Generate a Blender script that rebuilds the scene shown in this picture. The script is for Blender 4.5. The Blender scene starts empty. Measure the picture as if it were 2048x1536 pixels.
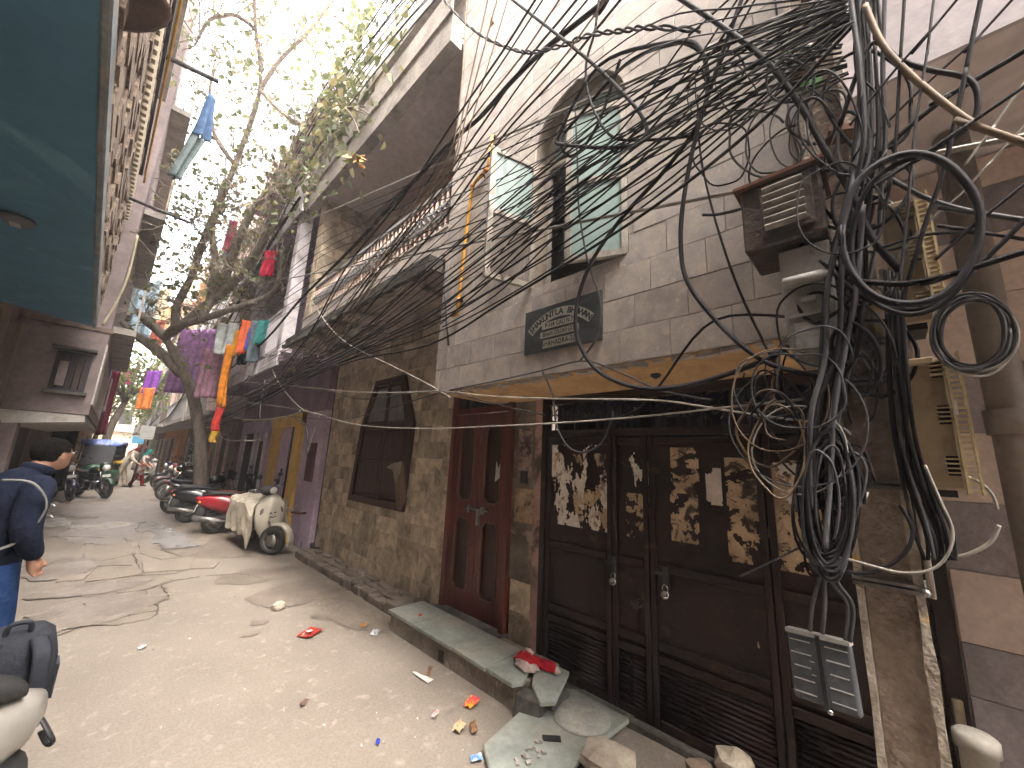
import bpy, bmesh, math, random
from mathutils import Vector, Matrix, Euler, noise
R_=math.radians
scn=bpy.context.scene
# ---------------------------------------------------------------- camera
cam_d=bpy.data.cameras.new('camera'); cam=bpy.data.objects.new('camera',cam_d); scn.collection.objects.link(cam)
CR=((0.69460607,-0.17503573,-0.69777138),(-0.71798393,-0.1080548,-0.68762143),(0.04496077,0.97861466,-0.20072836))
cam.matrix_world=Matrix(((*CR[0],0),(*CR[1],0),(*CR[2],1.65),(0,0,0,1)))
cam_d.sensor_width=36; cam_d.lens=36*770/2048; cam_d.clip_start=.02; cam_d.clip_end=2000
scn.camera=cam
# ---------------------------------------------------------------- sky, sun, exposure
w=bpy.data.worlds.new('World'); scn.world=w; w.use_nodes=True
wn=w.node_tree.nodes; wl=w.node_tree.links
SUN_EL,SUN_AZ=R_(64),R_(205)
sky=wn.new('ShaderNodeTexSky'); sky.sky_type='NISHITA'; sky.sun_disc=False; sky.sun_elevation=SUN_EL; sky.sun_rotation=SUN_AZ
sky.air_density=1.0; sky.dust_density=4.0; sky.ozone_density=1.0
tint=wn.new('ShaderNodeMix'); tint.data_type='RGBA'; tint.blend_type='MULTIPLY'; tint.inputs[0].default_value=1; tint.inputs[7].default_value=(1.06,1.0,.93,1)
hs=wn.new('ShaderNodeHueSaturation'); hs.inputs['Saturation'].default_value=.28
wl.new(sky.outputs[0],hs.inputs['Color']); wl.new(hs.outputs[0],tint.inputs[6]); wl.new(tint.outputs[2],wn['Background'].inputs['Color'])
wn['Background'].inputs['Strength'].default_value=.15
sd=bpy.data.lights.new('sun','SUN'); sd.energy=.5; sd.angle=R_(80); sd.color=(1,.93,.82)
sun=bpy.data.objects.new('sun',sd); scn.collection.objects.link(sun)
sv=Vector((math.sin(SUN_AZ)*math.cos(SUN_EL),math.cos(SUN_AZ)*math.cos(SUN_EL),math.sin(SUN_EL)))
sun.rotation_euler=sv.to_track_quat('Z','Y').to_euler()
vs=scn.view_settings; vs.view_transform='Standard'; vs.look='None'; vs.gamma=1; vs.exposure=4.25; vs.use_curve_mapping=False
scn.render.engine='CYCLES'
scn.cycles.max_bounces=6; scn.cycles.diffuse_bounces=5; scn.cycles.glossy_bounces=2; scn.cycles.transmission_bounces=2
# ---------------------------------------------------------------- helpers
C=scn.collection
def U(px,py,X=None,Y=None,Z=None):
    "world point seen at a pixel of the 2048x1536 photograph on a plane of the place"
    c=(px-1024,768-py,-770.); d=[sum(CR[i][k]*c[k] for k in range(3)) for i in range(3)]
    t=X/d[0] if X is not None else (Y/d[1] if Y is not None else (Z-1.65)/d[2])
    return Vector((d[0]*t,d[1]*t,1.65+d[2]*t))
rng=random.Random(7)
def ru(a,b): return rng.uniform(a,b)
class MB:
    def __init__(s): s.v=[]; s.f=[]; s.sm=[]
    def add(s,v,f,smooth=False):
        b=len(s.v); s.v+=[tuple(p) for p in v]; s.f+=[tuple(i+b for i in q) for q in f]; s.sm+=[smooth]*len(f); return s
    def box(s,x0,x1,y0,y1,z0,z1):
        x0,x1=min(x0,x1),max(x0,x1); y0,y1=min(y0,y1),max(y0,y1); z0,z1=min(z0,z1),max(z0,z1)
        return s.add([(x,y,z) for z in (z0,z1) for y in (y0,y1) for x in (x0,x1)],[(0,2,3,1),(4,5,7,6),(0,1,5,4),(2,6,7,3),(0,4,6,2),(1,3,7,5)])
    def obox(s,c,size,rot=None):
        m=rot if rot is not None else Matrix.Identity(3)
        if isinstance(m,(tuple,list)): m=Euler(m).to_matrix()
        c=Vector(c); h=[q/2 for q in size]
        return s.add([c+m@Vector((x*h[0],y*h[1],z*h[2])) for z in (-1,1) for y in (-1,1) for x in (-1,1)],[(0,2,3,1),(4,5,7,6),(0,1,5,4),(2,6,7,3),(0,4,6,2),(1,3,7,5)])
    def prism(s,poly,vec,smooth=False):
        n=len(poly); vec=Vector(vec); p=[Vector(q) for q in poly]
        return s.add(p+[q+vec for q in p],[tuple(range(n-1,-1,-1)),tuple(range(n,2*n))]+[(i,(i+1)%n,(i+1)%n+n,i+n) for i in range(n)],smooth)
    def tube(s,pts,r,n=7,closed=False,caps=True,smooth=True,flat=1.):
        p=[Vector(q) for q in pts]; m=len(p); rr=r if isinstance(r,(list,tuple)) else [r]*m
        vv=[]; up=None
        for i in range(m):
            a=p[(i+1)%m] if (closed or i<m-1) else p[i]; b=p[i-1] if (closed or i>0) else p[i]
            t=(a-b); t=t.normalized() if t.length>1e-9 else Vector((0,0,1))
            if up is None: up=t.orthogonal().normalized() if abs(t.z)>.95 else Vector((0,0,1))
            sx=t.cross(up)
            if sx.length<1e-4: sx=t.orthogonal()
            sx.normalize(); uu=sx.cross(t).normalized(); up=uu
            for k in range(n):
                an=2*math.pi*k/n; vv.append(p[i]+sx*math.cos(an)*rr[i]+uu*math.sin(an)*rr[i]*flat)
        f=[]; mm=m if closed else m-1
        for i in range(mm):
            j=(i+1)%m
            for k in range(n): f.append((i*n+k,i*n+(k+1)%n,j*n+(k+1)%n,j*n+k))
        if caps and not closed: f.append(tuple(range(n-1,-1,-1))); f.append(tuple((m-1)*n+k for k in range(n)))
        return s.add(vv,f,smooth)
    def loft(s,secs,caps=True,smooth=True,closed=True):
        n=len(secs[0]); v=[q for a in secs for q in a]; f=[]
        for i in range(len(secs)-1):
            for k in range(n if closed else n-1):
                f.append((i*n+k,i*n+(k+1)%n,(i+1)*n+(k+1)%n,(i+1)*n+k))
        if caps and closed: f.append(tuple(range(n-1,-1,-1))); f.append(tuple((len(secs)-1)*n+k for k in range(n)))
        return s.add(v,f,smooth)
    def lathe(s,prof,c=(0,0,0),rot=None,n=16,smooth=True):
        m=rot if rot is not None else Matrix.Identity(3)
        if isinstance(m,(tuple,list)): m=Euler(m).to_matrix()
        c=Vector(c); secs=[[c+m@Vector((r*math.cos(2*math.pi*k/n),r*math.sin(2*math.pi*k/n),z)) for k in range(n)] for r,z in prof]
        return s.loft(secs,True,smooth)
    def ell(s,c,r,rot=None,n=12,h=8):
        if not isinstance(r,(tuple,list)): r=(r,r,r)
        m=rot if rot is not None else Matrix.Identity(3)
        if isinstance(m,(tuple,list)): m=Euler(m).to_matrix()
        c=Vector(c); secs=[]
        for i in range(h+1):
            a=-math.pi/2+math.pi*i/h; ca=max(math.cos(a),.01)
            secs.append([c+m@Vector((r[0]*ca*math.cos(2*math.pi*k/n),r[1]*ca*math.sin(2*math.pi*k/n),r[2]*math.sin(a))) for k in range(n)])
        return s.loft(secs)
    def mesh(s,name,mat=None):
        me=bpy.data.meshes.new(name); me.from_pydata(s.v,[],s.f)
        me.polygons.foreach_set('use_smooth',s.sm)
        if mat: me.materials.append(mat)
        me.update(); return me
    def build(s,name,mat,parent=None,bevel=0,seg=1,fix=True):
        if fix:
            me=s.mesh(name,mat); bm=bmesh.new(); bm.from_mesh(me); bmesh.ops.recalc_face_normals(bm,faces=bm.faces); bm.to_mesh(me); bm.free()
        else: me=s.mesh(name,mat)
        return link(name,me,parent,bevel,seg)
def link(name,me,parent=None,bevel=0,seg=1):
    o=bpy.data.objects.new(name,me); C.objects.link(o)
    if parent is not None:
        o.parent=parent
        if parent.get('_w'): o.matrix_parent_inverse=Matrix.Translation(-Vector(parent['_w']))
    if bevel:
        b=o.modifiers.new('bevel','BEVEL'); b.width=bevel; b.segments=seg; b.limit_method='ANGLE'; b.angle_limit=R_(40)
    return o
ROOTS=[]
def thing(name,label,cat,loc=(0,0,0),rotz=0,group=None,world=True):
    "an Empty at the base of a thing; world=True means its parts are given in world coordinates"
    o=bpy.data.objects.new(name,None); C.objects.link(o); o.empty_display_size=.2; o.location=loc; o.rotation_euler=(0,0,rotz)
    o['label']=label; o['category']=cat
    if group: o['group']=group
    if world: o['_w']=[float(q) for q in loc]; ROOTS.append(o)
    return o
def tag(o,label,cat,group=None):
    o['label']=label; o['category']=cat
    if group: o['group']=group
    return o
def struct(o): o['kind']='structure'; return o
def stuff(o): o['kind']='stuff'; return o
def copy_tree(o,parent=None):
    c=o.copy(); C.objects.link(c)
    if parent is not None: c.parent=parent; c.matrix_parent_inverse=o.matrix_parent_inverse.copy()
    for ch in [x for x in o.children]: copy_tree(ch,c)
    return c
# ---------------------------------------------------------------- materials
MATS={}
def M(name,c,c2=None,rough=.85,sc=4.,lo=.35,hi=.65,bump=0,bs=60.,metal=0,rnd=0,dirt=None,dsc=1.5,dlo=.5,dhi=.7,stretch=(1,1,1),coat=0,trans=0,alpha=1,spec=.4,fine=.12,emit=0,hue=0,spk=None,fsc=None):
    if name in MATS: return MATS[name]
    m=bpy.data.materials.new(name); m.use_nodes=True; nt=m.node_tree; N=nt.nodes; L=nt.links; b=N['Principled BSDF']
    MATS[name]=m
    b.inputs['Roughness'].default_value=rough; b.inputs['Metallic'].default_value=metal; b.inputs['Specular IOR Level'].default_value=spec
    b.inputs['Coat Weight'].default_value=coat; b.inputs['Coat Roughness'].default_value=.12
    if trans: b.inputs['Transmission Weight'].default_value=trans
    if alpha<1: b.inputs['Alpha'].default_value=alpha
    tc=N.new('ShaderNodeTexCoord'); vec=tc.outputs['Object']
    oi=None
    if rnd or hue:
        oi=N.new('ShaderNodeObjectInfo'); ad=N.new('ShaderNodeVectorMath'); ad.operation='MULTIPLY_ADD'
        cx=N.new('ShaderNodeCombineXYZ')
        for i in range(3): L.new(oi.outputs['Random'],cx.inputs[i])
        L.new(cx.outputs[0],ad.inputs[0]); ad.inputs[1].default_value=(91.7,37.3,53.1); L.new(vec,ad.inputs[2]); vec=ad.outputs[0]
    mp=N.new('ShaderNodeMapping'); mp.inputs['Scale'].default_value=stretch; L.new(vec,mp.inputs[0])
    def nz(scale,v,det=3,rg=.6,dist=0):
        n=N.new('ShaderNodeTexNoise'); n.inputs['Scale'].default_value=scale; n.inputs['Detail'].default_value=det; n.inputs['Roughness'].default_value=rg; n.inputs['Distortion'].default_value=dist
        L.new(v,n.inputs['Vector']); return n.outputs['Fac']
    def rmp(f,a,bb):
        r=N.new('ShaderNodeMapRange'); r.inputs[1].default_value=a; r.inputs[2].default_value=bb; L.new(f,r.inputs[0]); return r.outputs[0]
    def mix(f,a,bb,t='MIX'):
        x=N.new('ShaderNodeMix'); x.data_type='RGBA'; x.blend_type=t
        if isinstance(f,(int,float)): x.inputs[0].default_value=f
        else: L.new(f,x.inputs[0])
        for k,q in ((6,a),(7,bb)):
            if isinstance(q,tuple): x.inputs[k].default_value=(*q[:3],1)
            else: L.new(q,x.inputs[k])
        return x.outputs[2]
    c2=c2 or tuple(q*.8 for q in c)
    col=mix(rmp(nz(sc,mp.outputs[0],dist=.4),lo,hi),c,c2)
    if fine: # fine grain in value
        v=rmp(nz(fsc or sc*9,vec,1.5,.7),.3,.7); fm=N.new('ShaderNodeMapRange'); fm.inputs[3].default_value=1-fine; fm.inputs[4].default_value=1+fine; L.new(v,fm.inputs[0])
        cc=N.new('ShaderNodeVectorMath'); cc.operation='SCALE'; L.new(col,cc.inputs[0]); L.new(fm.outputs[0],cc.inputs['Scale']); col=cc.outputs[0]
    if dirt: col=mix(rmp(nz(dsc,mp.outputs[0],4,.65,.8),dlo,dhi),col,dirt)
    if spk: col=mix(rmp(nz(spk[1],vec,3,.7,.3),spk[2],spk[3]),col,spk[0])
    if rnd:
        fm=N.new('ShaderNodeMapRange'); fm.inputs[3].default_value=1-rnd; fm.inputs[4].default_value=1+rnd; L.new(oi.outputs['Random'],fm.inputs[0])
        cc=N.new('ShaderNodeVectorMath'); cc.operation='SCALE'; L.new(col,cc.inputs[0]); L.new(fm.outputs[0],cc.inputs['Scale']); col=cc.outputs[0]
    L.new(col,b.inputs['Base Color'])
    if emit: L.new(col,b.inputs['Emission Color']); b.inputs['Emission Strength'].default_value=emit
    if bump:
        bn=N.new('ShaderNodeBump'); bn.inputs['Strength'].default_value=bump; bn.inputs['Distance'].default_value=.02; L.new(nz(bs,vec,2,.65),bn.inputs['Height']); L.new(bn.outputs[0],b.inputs['Normal'])
    return m
marble=M('marble_tile',(.50,.452,.405),(.35,.315,.31),.42,sc=7,lo=.36,hi=.66,rnd=.10,spk=((.6,.52,.43),16,.58,.72),dirt=(.33,.28,.22),dsc=2.2,dlo=.56,dhi=.8,bump=.05,spec=.5,fine=.06)
marble2=M('old_stone_tile',(.53,.44,.325),(.31,.255,.19),.6,sc=7,rnd=.30,dirt=(.12,.095,.07),dsc=3,dlo=.52,dhi=.75,bump=.12,fine=.1)
grout=M('grout',(.34,.30,.26),rough=.95)
plaster_g=M('grey_plaster',(.42,.39,.36),(.28,.26,.24),.95,sc=2.5,bump=.3,bs=25,dirt=(.12,.11,.1),dsc=1.3,dlo=.5,dhi=.75)
concrete=M('concrete',(.36,.33,.30),(.24,.22,.20),.95,sc=3,bump=.5,bs=40,dirt=(.10,.09,.08),dsc=2,dlo=.55,dhi=.75)
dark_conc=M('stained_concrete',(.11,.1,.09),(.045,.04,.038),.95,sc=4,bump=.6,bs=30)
soffit_mauve=M('mauve_soffit_paint',(.60,.53,.515),(.51,.45,.44),.9,sc=1.2,bump=.05)
ochre=M('ochre_soffit_paint',(.58,.37,.18),(.46,.28,.13),.85,sc=2.2,dirt=(.2,.13,.07),dsc=3,dlo=.6,dhi=.8,bump=.1,bs=20)
redwood=M('maroon_door_paint',(.135,.026,.017),(.075,.017,.012),.5,sc=5,stretch=(3,3,.5),dirt=(.05,.02,.015),dsc=5,dlo=.55,dhi=.8,bump=.08)
darkwood=M('dark_wood',(.055,.018,.013),(.025,.01,.008),.6,sc=6,stretch=(3,3,.4),dirt=(.1,.06,.04),dsc=4,dlo=.62,dhi=.8)
gatepaint=M('brown_gate_paint',(.028,.0145,.012),(.015,.009,.008),.6,spec=.25,sc=3,dirt=(.085,.045,.025),dsc=6,dlo=.62,dhi=.78,bump=.1,bs=30)
black=M('black_paint',(.02,.02,.022),(.012,.012,.013),.6)
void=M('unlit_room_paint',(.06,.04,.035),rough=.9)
glass_f=M('frosted_glass',(.33,.44,.42),(.24,.33,.32),.22,sc=2.5,spec=.6,dirt=(.5,.52,.5),dsc=6,dlo=.66,dhi=.72,stretch=(1,1,.35),fine=.05)
alum=M('weathered_window_frame',(.42,.39,.34),(.25,.22,.19),.6,sc=9)
slate=M('grey_green_slate',(.27,.285,.26),(.17,.185,.17),.55,sc=3,dirt=(.33,.29,.23),dsc=2.2,dlo=.5,dhi=.78,bump=.12,bs=15)
cable_k=M('black_cable',(.012,.011,.013),(.022,.02,.022),.6,sc=12,rnd=.35,fine=0,spec=.08)
cable_g=M('grey_cable',(.075,.073,.078),(.04,.04,.043),.6,spec=.15,sc=12,rnd=.35,fine=0)
cable_w=M('pale_cable',(.33,.305,.27),(.2,.185,.165),.5,sc=12,rnd=.25,fine=0)
cable_b=M('brown_cable',(.16,.10,.05),(.09,.06,.035),.6,sc=12,rnd=.3,fine=0)
yellow=M('yellow_pipe_paint',(.62,.33,.03),(.45,.22,.03),.5,sc=8,dirt=(.25,.12,.05),dsc=9,dlo=.6,dhi=.75)
tyre_m=M('tyre_rubber',(.022,.021,.02),(.04,.036,.03),.85,sc=12,bump=.2)
chrome=M('chrome',(.55,.55,.56),(.35,.35,.35),.22,metal=1,sc=9)
steel=M('dull_steel',(.30,.29,.28),(.18,.17,.16),.4,metal=.8,sc=9)
seat_m=M('black_vinyl_seat',(.02,.02,.022),(.035,.034,.034),.5,sc=6,bump=.1)
plate_m=M('number_plate_white',(.62,.62,.6),(.5,.5,.48),.5)
# ---------------------------------------------------------------- ground
street_m=M('street_concrete',(.205,.177,.148),(.165,.141,.117),.9,sc=1.1,lo=.3,hi=.7,bump=.22,bs=90,dirt=(.19,.16,.132),dsc=.62,dlo=.53,dhi=.70,fine=.13,fsc=60,spk=((.255,.226,.193),9,.57,.72))
slab_m=M('cracked_paving_concrete',(.215,.184,.152),(.165,.14,.116),.9,sc=1.6,rnd=.12,bump=.35,bs=45,dirt=(.2,.17,.145),dsc=1.6,dlo=.55,dhi=.7,fine=.14,fsc=60)
wet_m=M('damp_stain',(.15,.125,.105),(.215,.18,.15),.45,sc=3,lo=.4,hi=.65,bump=.2,fine=.2)
puddle_m=M('shallow_puddle',(.26,.25,.25),(.34,.32,.31),.12,sc=6,lo=.4,hi=.6,spec=.9,fine=.1)  # pale colour stands in for sky reflected in the water
def ground_h(x,y):
    return .012*noise.noise((x*.9,y*.9,0))+.006*noise.noise((x*3,y*3,5))
mb=MB(); nx,ny=60,150
xs=[-1.75+(4.85)*i/nx for i in range(nx+1)]; ys=[-4+24.*j/ny for j in range(ny+1)]
mb.add([(x,y,ground_h(x,y)) for y in ys for x in xs],[(j*(nx+1)+i,j*(nx+1)+i+1,(j+1)*(nx+1)+i+1,(j+1)*(nx+1)+i) for j in range(ny) for i in range(nx)],True)
street=struct(mb.build('street',street_m,fix=False))
mb=MB(); mb.add([(-70,-60,-.06),(70,-60,-.06),(70,110,-.06),(-70,110,-.06)],[(0,1,2,3)])
mb.add([(-3,19.9,-.02),(6,19.9,-.02),(6,90,-.02),(-3,90,-.02)],[(0,1,2,3)])
struct(mb.build('ground',street_m,fix=False))
# broken paving slabs: uneven pieces of the street surface, each its own piece
def flat_piece(name,px,mat,parent,z=.012,h=.03,jit=.012,sub=5,world=None):
    p=[U(a,b,Z=0) for a,b in px] if world is None else [Vector((a,b,0)) for a,b in world]
    out=[]
    for i in range(len(p)):
        a,b=p[i],p[(i+1)%len(p)]
        for k in range(sub):
            q=a.lerp(b,k/sub); j=jit*(1 if k else .3)
            out.append(Vector((q.x+ru(-j,j),q.y+ru(-j,j),0)))
    zz=max(ground_h(q.x,q.y) for q in out)+z
    m=MB().prism([(q.x,q.y,zz-h) for q in out],(0,0,h)); return m.build(name,mat,parent)
G=[[(112,1165),(166,1093),(262,1086),(272,1108),(205,1123),(168,1160)],
 [(275,1086),(350,1079),(420,1082),(392,1112),(322,1120),(280,1108)],
 [(170,1164),(208,1127),(275,1113),(284,1148),(225,1158)],
 [(287,1146),(285,1113),(322,1124),(392,1116),(376,1140)],
 [(118,1190),(166,1168),(230,1162),(320,1152),(345,1160),(290,1180),(180,1196)],
 [(165,1226),(174,1203),(288,1186),(300,1190),(318,1222),(260,1232)],
 [(160,1252),(164,1230),(258,1236),(316,1226),(300,1238),(235,1252)],
 [(75,1278),(80,1236),(155,1228),(157,1250),(110,1268)],
 [(270,1080),(262,1064),(345,1058),(352,1074)],
 [(178,1088),(196,1066),(256,1064),(262,1082)],
 [(320,1140),(396,1116),(440,1122),(428,1136)]]
for g in G: flat_piece('paving_slab',g,slab_m,street,z=ru(.002,.009))
crack_m=M('dirt_filled_crack',(.075,.062,.05),(.12,.10,.08),.95,sc=9)
for cr_ in ([(171,1087),(167,1108),(172,1150)],[(251,1077),(265,1105),(283,1147)],[(70,1200),(167,1188),(251,1185),(297,1180),(349,1162),(412,1153)],[(290,1185),(303,1206),(318,1216),(314,1230),(237,1250),(160,1256),(80,1283)],[(167,1209),(160,1255)],[(171,1164),(286,1150),(349,1147),(370,1140)],[(105,1073),(244,1078),(384,1122)],[(171,1134),(272,1132)],[(324,1171),(338,1202)],[(412,1153),(470,1148),(540,1160)]):
    w_=[U(a,b,Z=0) for a,b in cr_]; pts=[]
    for a,b in zip(w_,w_[1:]):
        k_=max(3,int((b-a).length/.05))
        for i in range(k_):
            q=a.lerp(b,i/k_); pts.append((q.x+ru(-.014,.014),q.y+ru(-.014,.014),ground_h(q.x,q.y)+.009))
    MB().tube(pts,[.003+.009*abs(noise.noise((i*.35,cr_[0][0],0)))+.003 for i in range(len(pts))],6,flat=.35).build('crack',crack_m,street,fix=False)
# damp patches, standing water
def blob(name,cx,cy,rx,ry,mat,z=.006,rot=0,n=90,parent=None,am=.28):
    p=[]
    o=ru(0,50)
    for k in range(n):
        a=2*math.pi*k/n; r=1+am*noise.noise((math.cos(a)*1.6+o,math.sin(a)*1.6,o))+.16*noise.noise((math.cos(a)*4+o,math.sin(a)*4,o))+.07*noise.noise((math.cos(a)*13+o,math.sin(a)*13,o))
        x=rx*r*math.cos(a); y=ry*r*math.sin(a); p.append((cx+x*math.cos(rot)-y*math.sin(rot),cy+x*math.sin(rot)+y*math.cos(rot)))
    m=MB(); m.add([(x,y,ground_h(x,y)+z) for x,y in p]+[(cx,cy,ground_h(cx,cy)+z)],[(k,(k+1)%n,n) for k in range(n)],True)
    return m.build(name,mat,parent,fix=False)
for (px,py,rx,ry) in [(600,1185,.55,.42),(200,1220,.5,.42),(110,1140,.4,.5),(450,1100,.55,.6),(280,1020,.9,2.2),(690,1225,.18,.5),(190,1178,.5,.25),(740,1240,.15,.35),(520,1150,.5,.35)]:
    p=U(px,py,Z=0); blob('damp_patch',p.x,p.y,rx,ry,wet_m,.014 if px<300 else .007,parent=street)
for (x,y,rx,ry) in ((.7,11.5,1.1,2.2),(.2,15.5,.9,2.5),(1.5,8.9,.6,1.0),(.6,19,1.0,2.0)): blob('damp_patch',x,y,rx,ry,wet_m,.01,parent=street)  # big damp patches, their dark tone also standing in for less skylight mid lane
for (px,py,rx,ry) in [(345,1082,.28,.55),(300,1056,.22,.8),(335,1068,.2,.4),(362,1095,.25,.2)]:
    p=U(px,py,Z=0); blob('puddle',p.x,p.y,rx,ry,puddle_m,.024,parent=street)
for px,py,s in [(500,1270,.05),(520,1245,.06),(650,1230,.1)]:
    p=U(px,py,Z=0); blob('stain',p.x,p.y,s*1.4,s,wet_m,.008,parent=street)
# round manhole cover in the road
p=U(205,1052,Z=0); mb=MB(); mb.lathe([(.02,.03),(.36,.03),(.40,.022),(.40,-.01)],(p.x,p.y,ground_h(p.x,p.y)),n=28); mb.lathe([(.44,.02),(.48,.018),(.48,-.01)],(p.x,p.y,ground_h(p.x,p.y)),n=28)
tag(mb.build('manhole_cover',concrete),'pale round manhole cover in the road beyond the broken paving','manhole cover')
# open drain gutter by the house wall, and its low kerb stones
mb=MB()
for k in range(26):
    y0=3.75+k*.13; h=.05+.05*noise.noise((k*.37,0,0)); mb.obox((2.45+.02*noise.noise((k*.5,3,0)),y0+.065,h/2),(.12+.03*noise.noise((k*.8,7,0)),.15,h+.1),(.06*noise.noise((k,1,0)),0,.06*noise.noise((k,2,0))))
kerb_m=M('worn_kerb_mortar',(.19,.155,.125),(.10,.085,.07),.95,sc=5,bump=.6,bs=25,dirt=(.27,.23,.19),dsc=4,dlo=.55,dhi=.7)
kerb=tag(mb.build('drain_kerb',kerb_m,bevel=.02,seg=2),'low worn dark kerb of the wall-side gutter, left of the slate step','kerb')
mb=MB(); mb.box(2.52,2.74,3.76,7.2,-.02,.10)
for k in range(9):
    mb.obox((2.66+ru(-.03,.03),3.9+k*.36,.10),(.1,ru(.1,.3),.05),(ru(-.1,.1),ru(-.1,.1),ru(-.3,.3)))
tag(mb.build('gutter_ledge',kerb_m,bevel=.01),'rough dark ledge at the foot of the tiled wall','ledge')
# ---------------------------------------------------------------- the tiled house
XW,XO=2.75,2.0
house=thing('house','marble tiled house with projecting upper room, arched window and railed balcony','house',(2.75,3.5,0))
tile_mesh={}
def tile(parent,x,y0,y1,z0,z1,mat,th=.02,tilt=.0):
    key=(round(y1-y0,3),round(z1-z0,3),mat.name,th)
    if key not in tile_mesh:
        w,h=(y1-y0)/2-.0016,(z1-z0)/2-.0016; b=.002
        m=MB(); pr=[(-w,-h),(w,-h),(w,h),(-w,h)]
        m.add([(0,a,c) for a,c in pr]+[(-th+b,a,c) for a,c in pr]+[(-th,a-math.copysign(b,a),c-math.copysign(b,c)) for a,c in pr],
          [(0,1,5,4),(1,2,6,5),(2,3,7,6),(3,0,4,7),(4,5,9,8),(5,6,10,9),(6,7,11,10),(7,4,8,11),(8,9,10,11)])
        me=m.mesh('tile',mat); bm=bmesh.new(); bm.from_mesh(me); bmesh.ops.recalc_face_normals(bm,faces=bm.faces)
        # open back: make sure the front looks to -X
        f=[q for q in bm.faces if abs(q.normal.x)>.99][0]
        if f.normal.x>0: bmesh.ops.reverse_faces(bm,faces=bm.faces)
        bm.to_mesh(me); bm.free(); tile_mesh[key]=me
    o=link('tile',tile_mesh[key],parent); o.location=(x+ru(-.0015,.0015),(y0+y1)/2,(z0+z1)/2)
    if tilt: o.rotation_euler=(ru(-tilt,tilt)*.4,ru(-tilt,tilt),ru(-tilt,tilt))
    return o
# --- projecting upper room (oriel): wall with an arched opening
WC,WH,WB,WS,WA=1.41,.40,2.93,4.08,.43      # window centre, half width, sill, springing, arch rise
Y0,Y1,ZB,ZT=.18,2.95,2.25,7.6
def hw(z):
    if z<WB-1e-6 or z>WS+WA: return 0
    return WH if z<=WS else WH*math.sqrt(max(0,1-((z-WS)/WA)**2))
def half_poly(side,ya,yb,z0,z1,n=7):
    "part of the rectangle ya..yb, z0..z1 lying outside the arched opening on one side of its centre line"
    lo=[];hi=[]
    zs=[z0+(z1-z0)*i/n for i in range(n+1)]
    for z in zs:
        h=hw(min(max(z,z0+1e-5),z1-1e-5))
        if side>0: e=max(ya,WC+h); 
        else: e=min(yb,WC-h)
        if side>0 and e<yb: lo.append((e,z)); hi.append((yb,z))
        if side<0 and e>ya: lo.append((ya,z)); hi.append((e,z))
    if len(lo)<2: return None
    return lo+hi[::-1]
oriel=MB()
zcuts=[ZB,WB]+[WB+(WS-WB)*i/4 for i in range(1,5)]+[WS+WA*i/6 for i in range(1,7)]+[ZT]
for a,b in zip(zcuts,zcuts[1:]):
    for s_,ya,yb in ((1,WC,Y1),(-1,Y0,WC)):
        pl=half_poly(s_,ya,yb,a,b)
        if pl: oriel.prism([(XO+.004,y,z) for y,z in pl],(.22,0,0))
oriel.box(XO+.224,3.1,Y0,Y0+.1,ZB+.15,ZT); oriel.box(XO+.224,3.1,Y1-.1,Y1,ZB+.15,ZT); oriel.box(3.1,3.2,Y0,Y1,ZB,ZT); oriel.box(XO+.224,3.1,Y0,Y1,ZB,ZB+.148); oriel.box(XO+.224,3.1,Y0+.1,Y1-.1,ZT-.1,ZT)
oriel_o=oriel.build('upper_room_wall',M('reveal_plaster',(.30,.255,.21),(.2,.17,.14),.9,sc=3),house)
row=0; z=ZB
while z<ZT-.02:
    z1=min(z+.2,ZT); off=(row%3)*.1; y=Y0-off
    while y<Y1-.01:
        a,b=max(y,Y0),min(y+.3,Y1); y+=.3
        if b-a<.03: continue
        inter=any(hw(zz)>0 and a<WC+hw(zz) and b>WC-hw(zz) for zz in [z+.001+(z1-z-.002)*i/8 for i in range(9)])
        if not inter: tile(oriel_o,XO,a,b,z,z1,marble); continue
        for s_,ya,yb in ((1,max(a,WC),b),(-1,a,min(b,WC))):
            if yb-ya<.015: continue
            pl=half_poly(s_,ya+.002,yb-.002,z+.002,z1-.002)
            if pl:
                cy=sum(q[0] for q in pl)/len(pl); cz=sum(q[1] for q in pl)/len(pl)
                if max(q[0] for q in pl)-min(q[0] for q in pl)<.01: continue
                o=MB().prism([(0,yy-cy,zz-cz) for yy,zz in pl],(-.018,0,0)).build('tile',marble,oriel_o); o.location=(XO,cy,cz)
    z=z1; row+=1
MB().box(2.003,2.76,Y0,Y1,ZB-.006,ZB-.002).build('underside',ochre,house)
# plaster crust along the underside's street edge
mb=MB()
for k in range(22): mb.obox((2.02+ru(-.005,.015),Y0+.06+k*.125,ZB-.012),(.05,ru(.05,.13),ru(.008,.03)),(ru(-.2,.2),ru(-.1,.1),ru(-.2,.2)))
stuff(mb.build('edge_crust',plaster_g,house))
mb=MB(); mb.lathe([(.0,0),(.03,0),(.035,-.012),(.01,-.03)],(2.33,1.02,ZB-.006),n=10); mb.build('lamp_hook',black,house)
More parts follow.
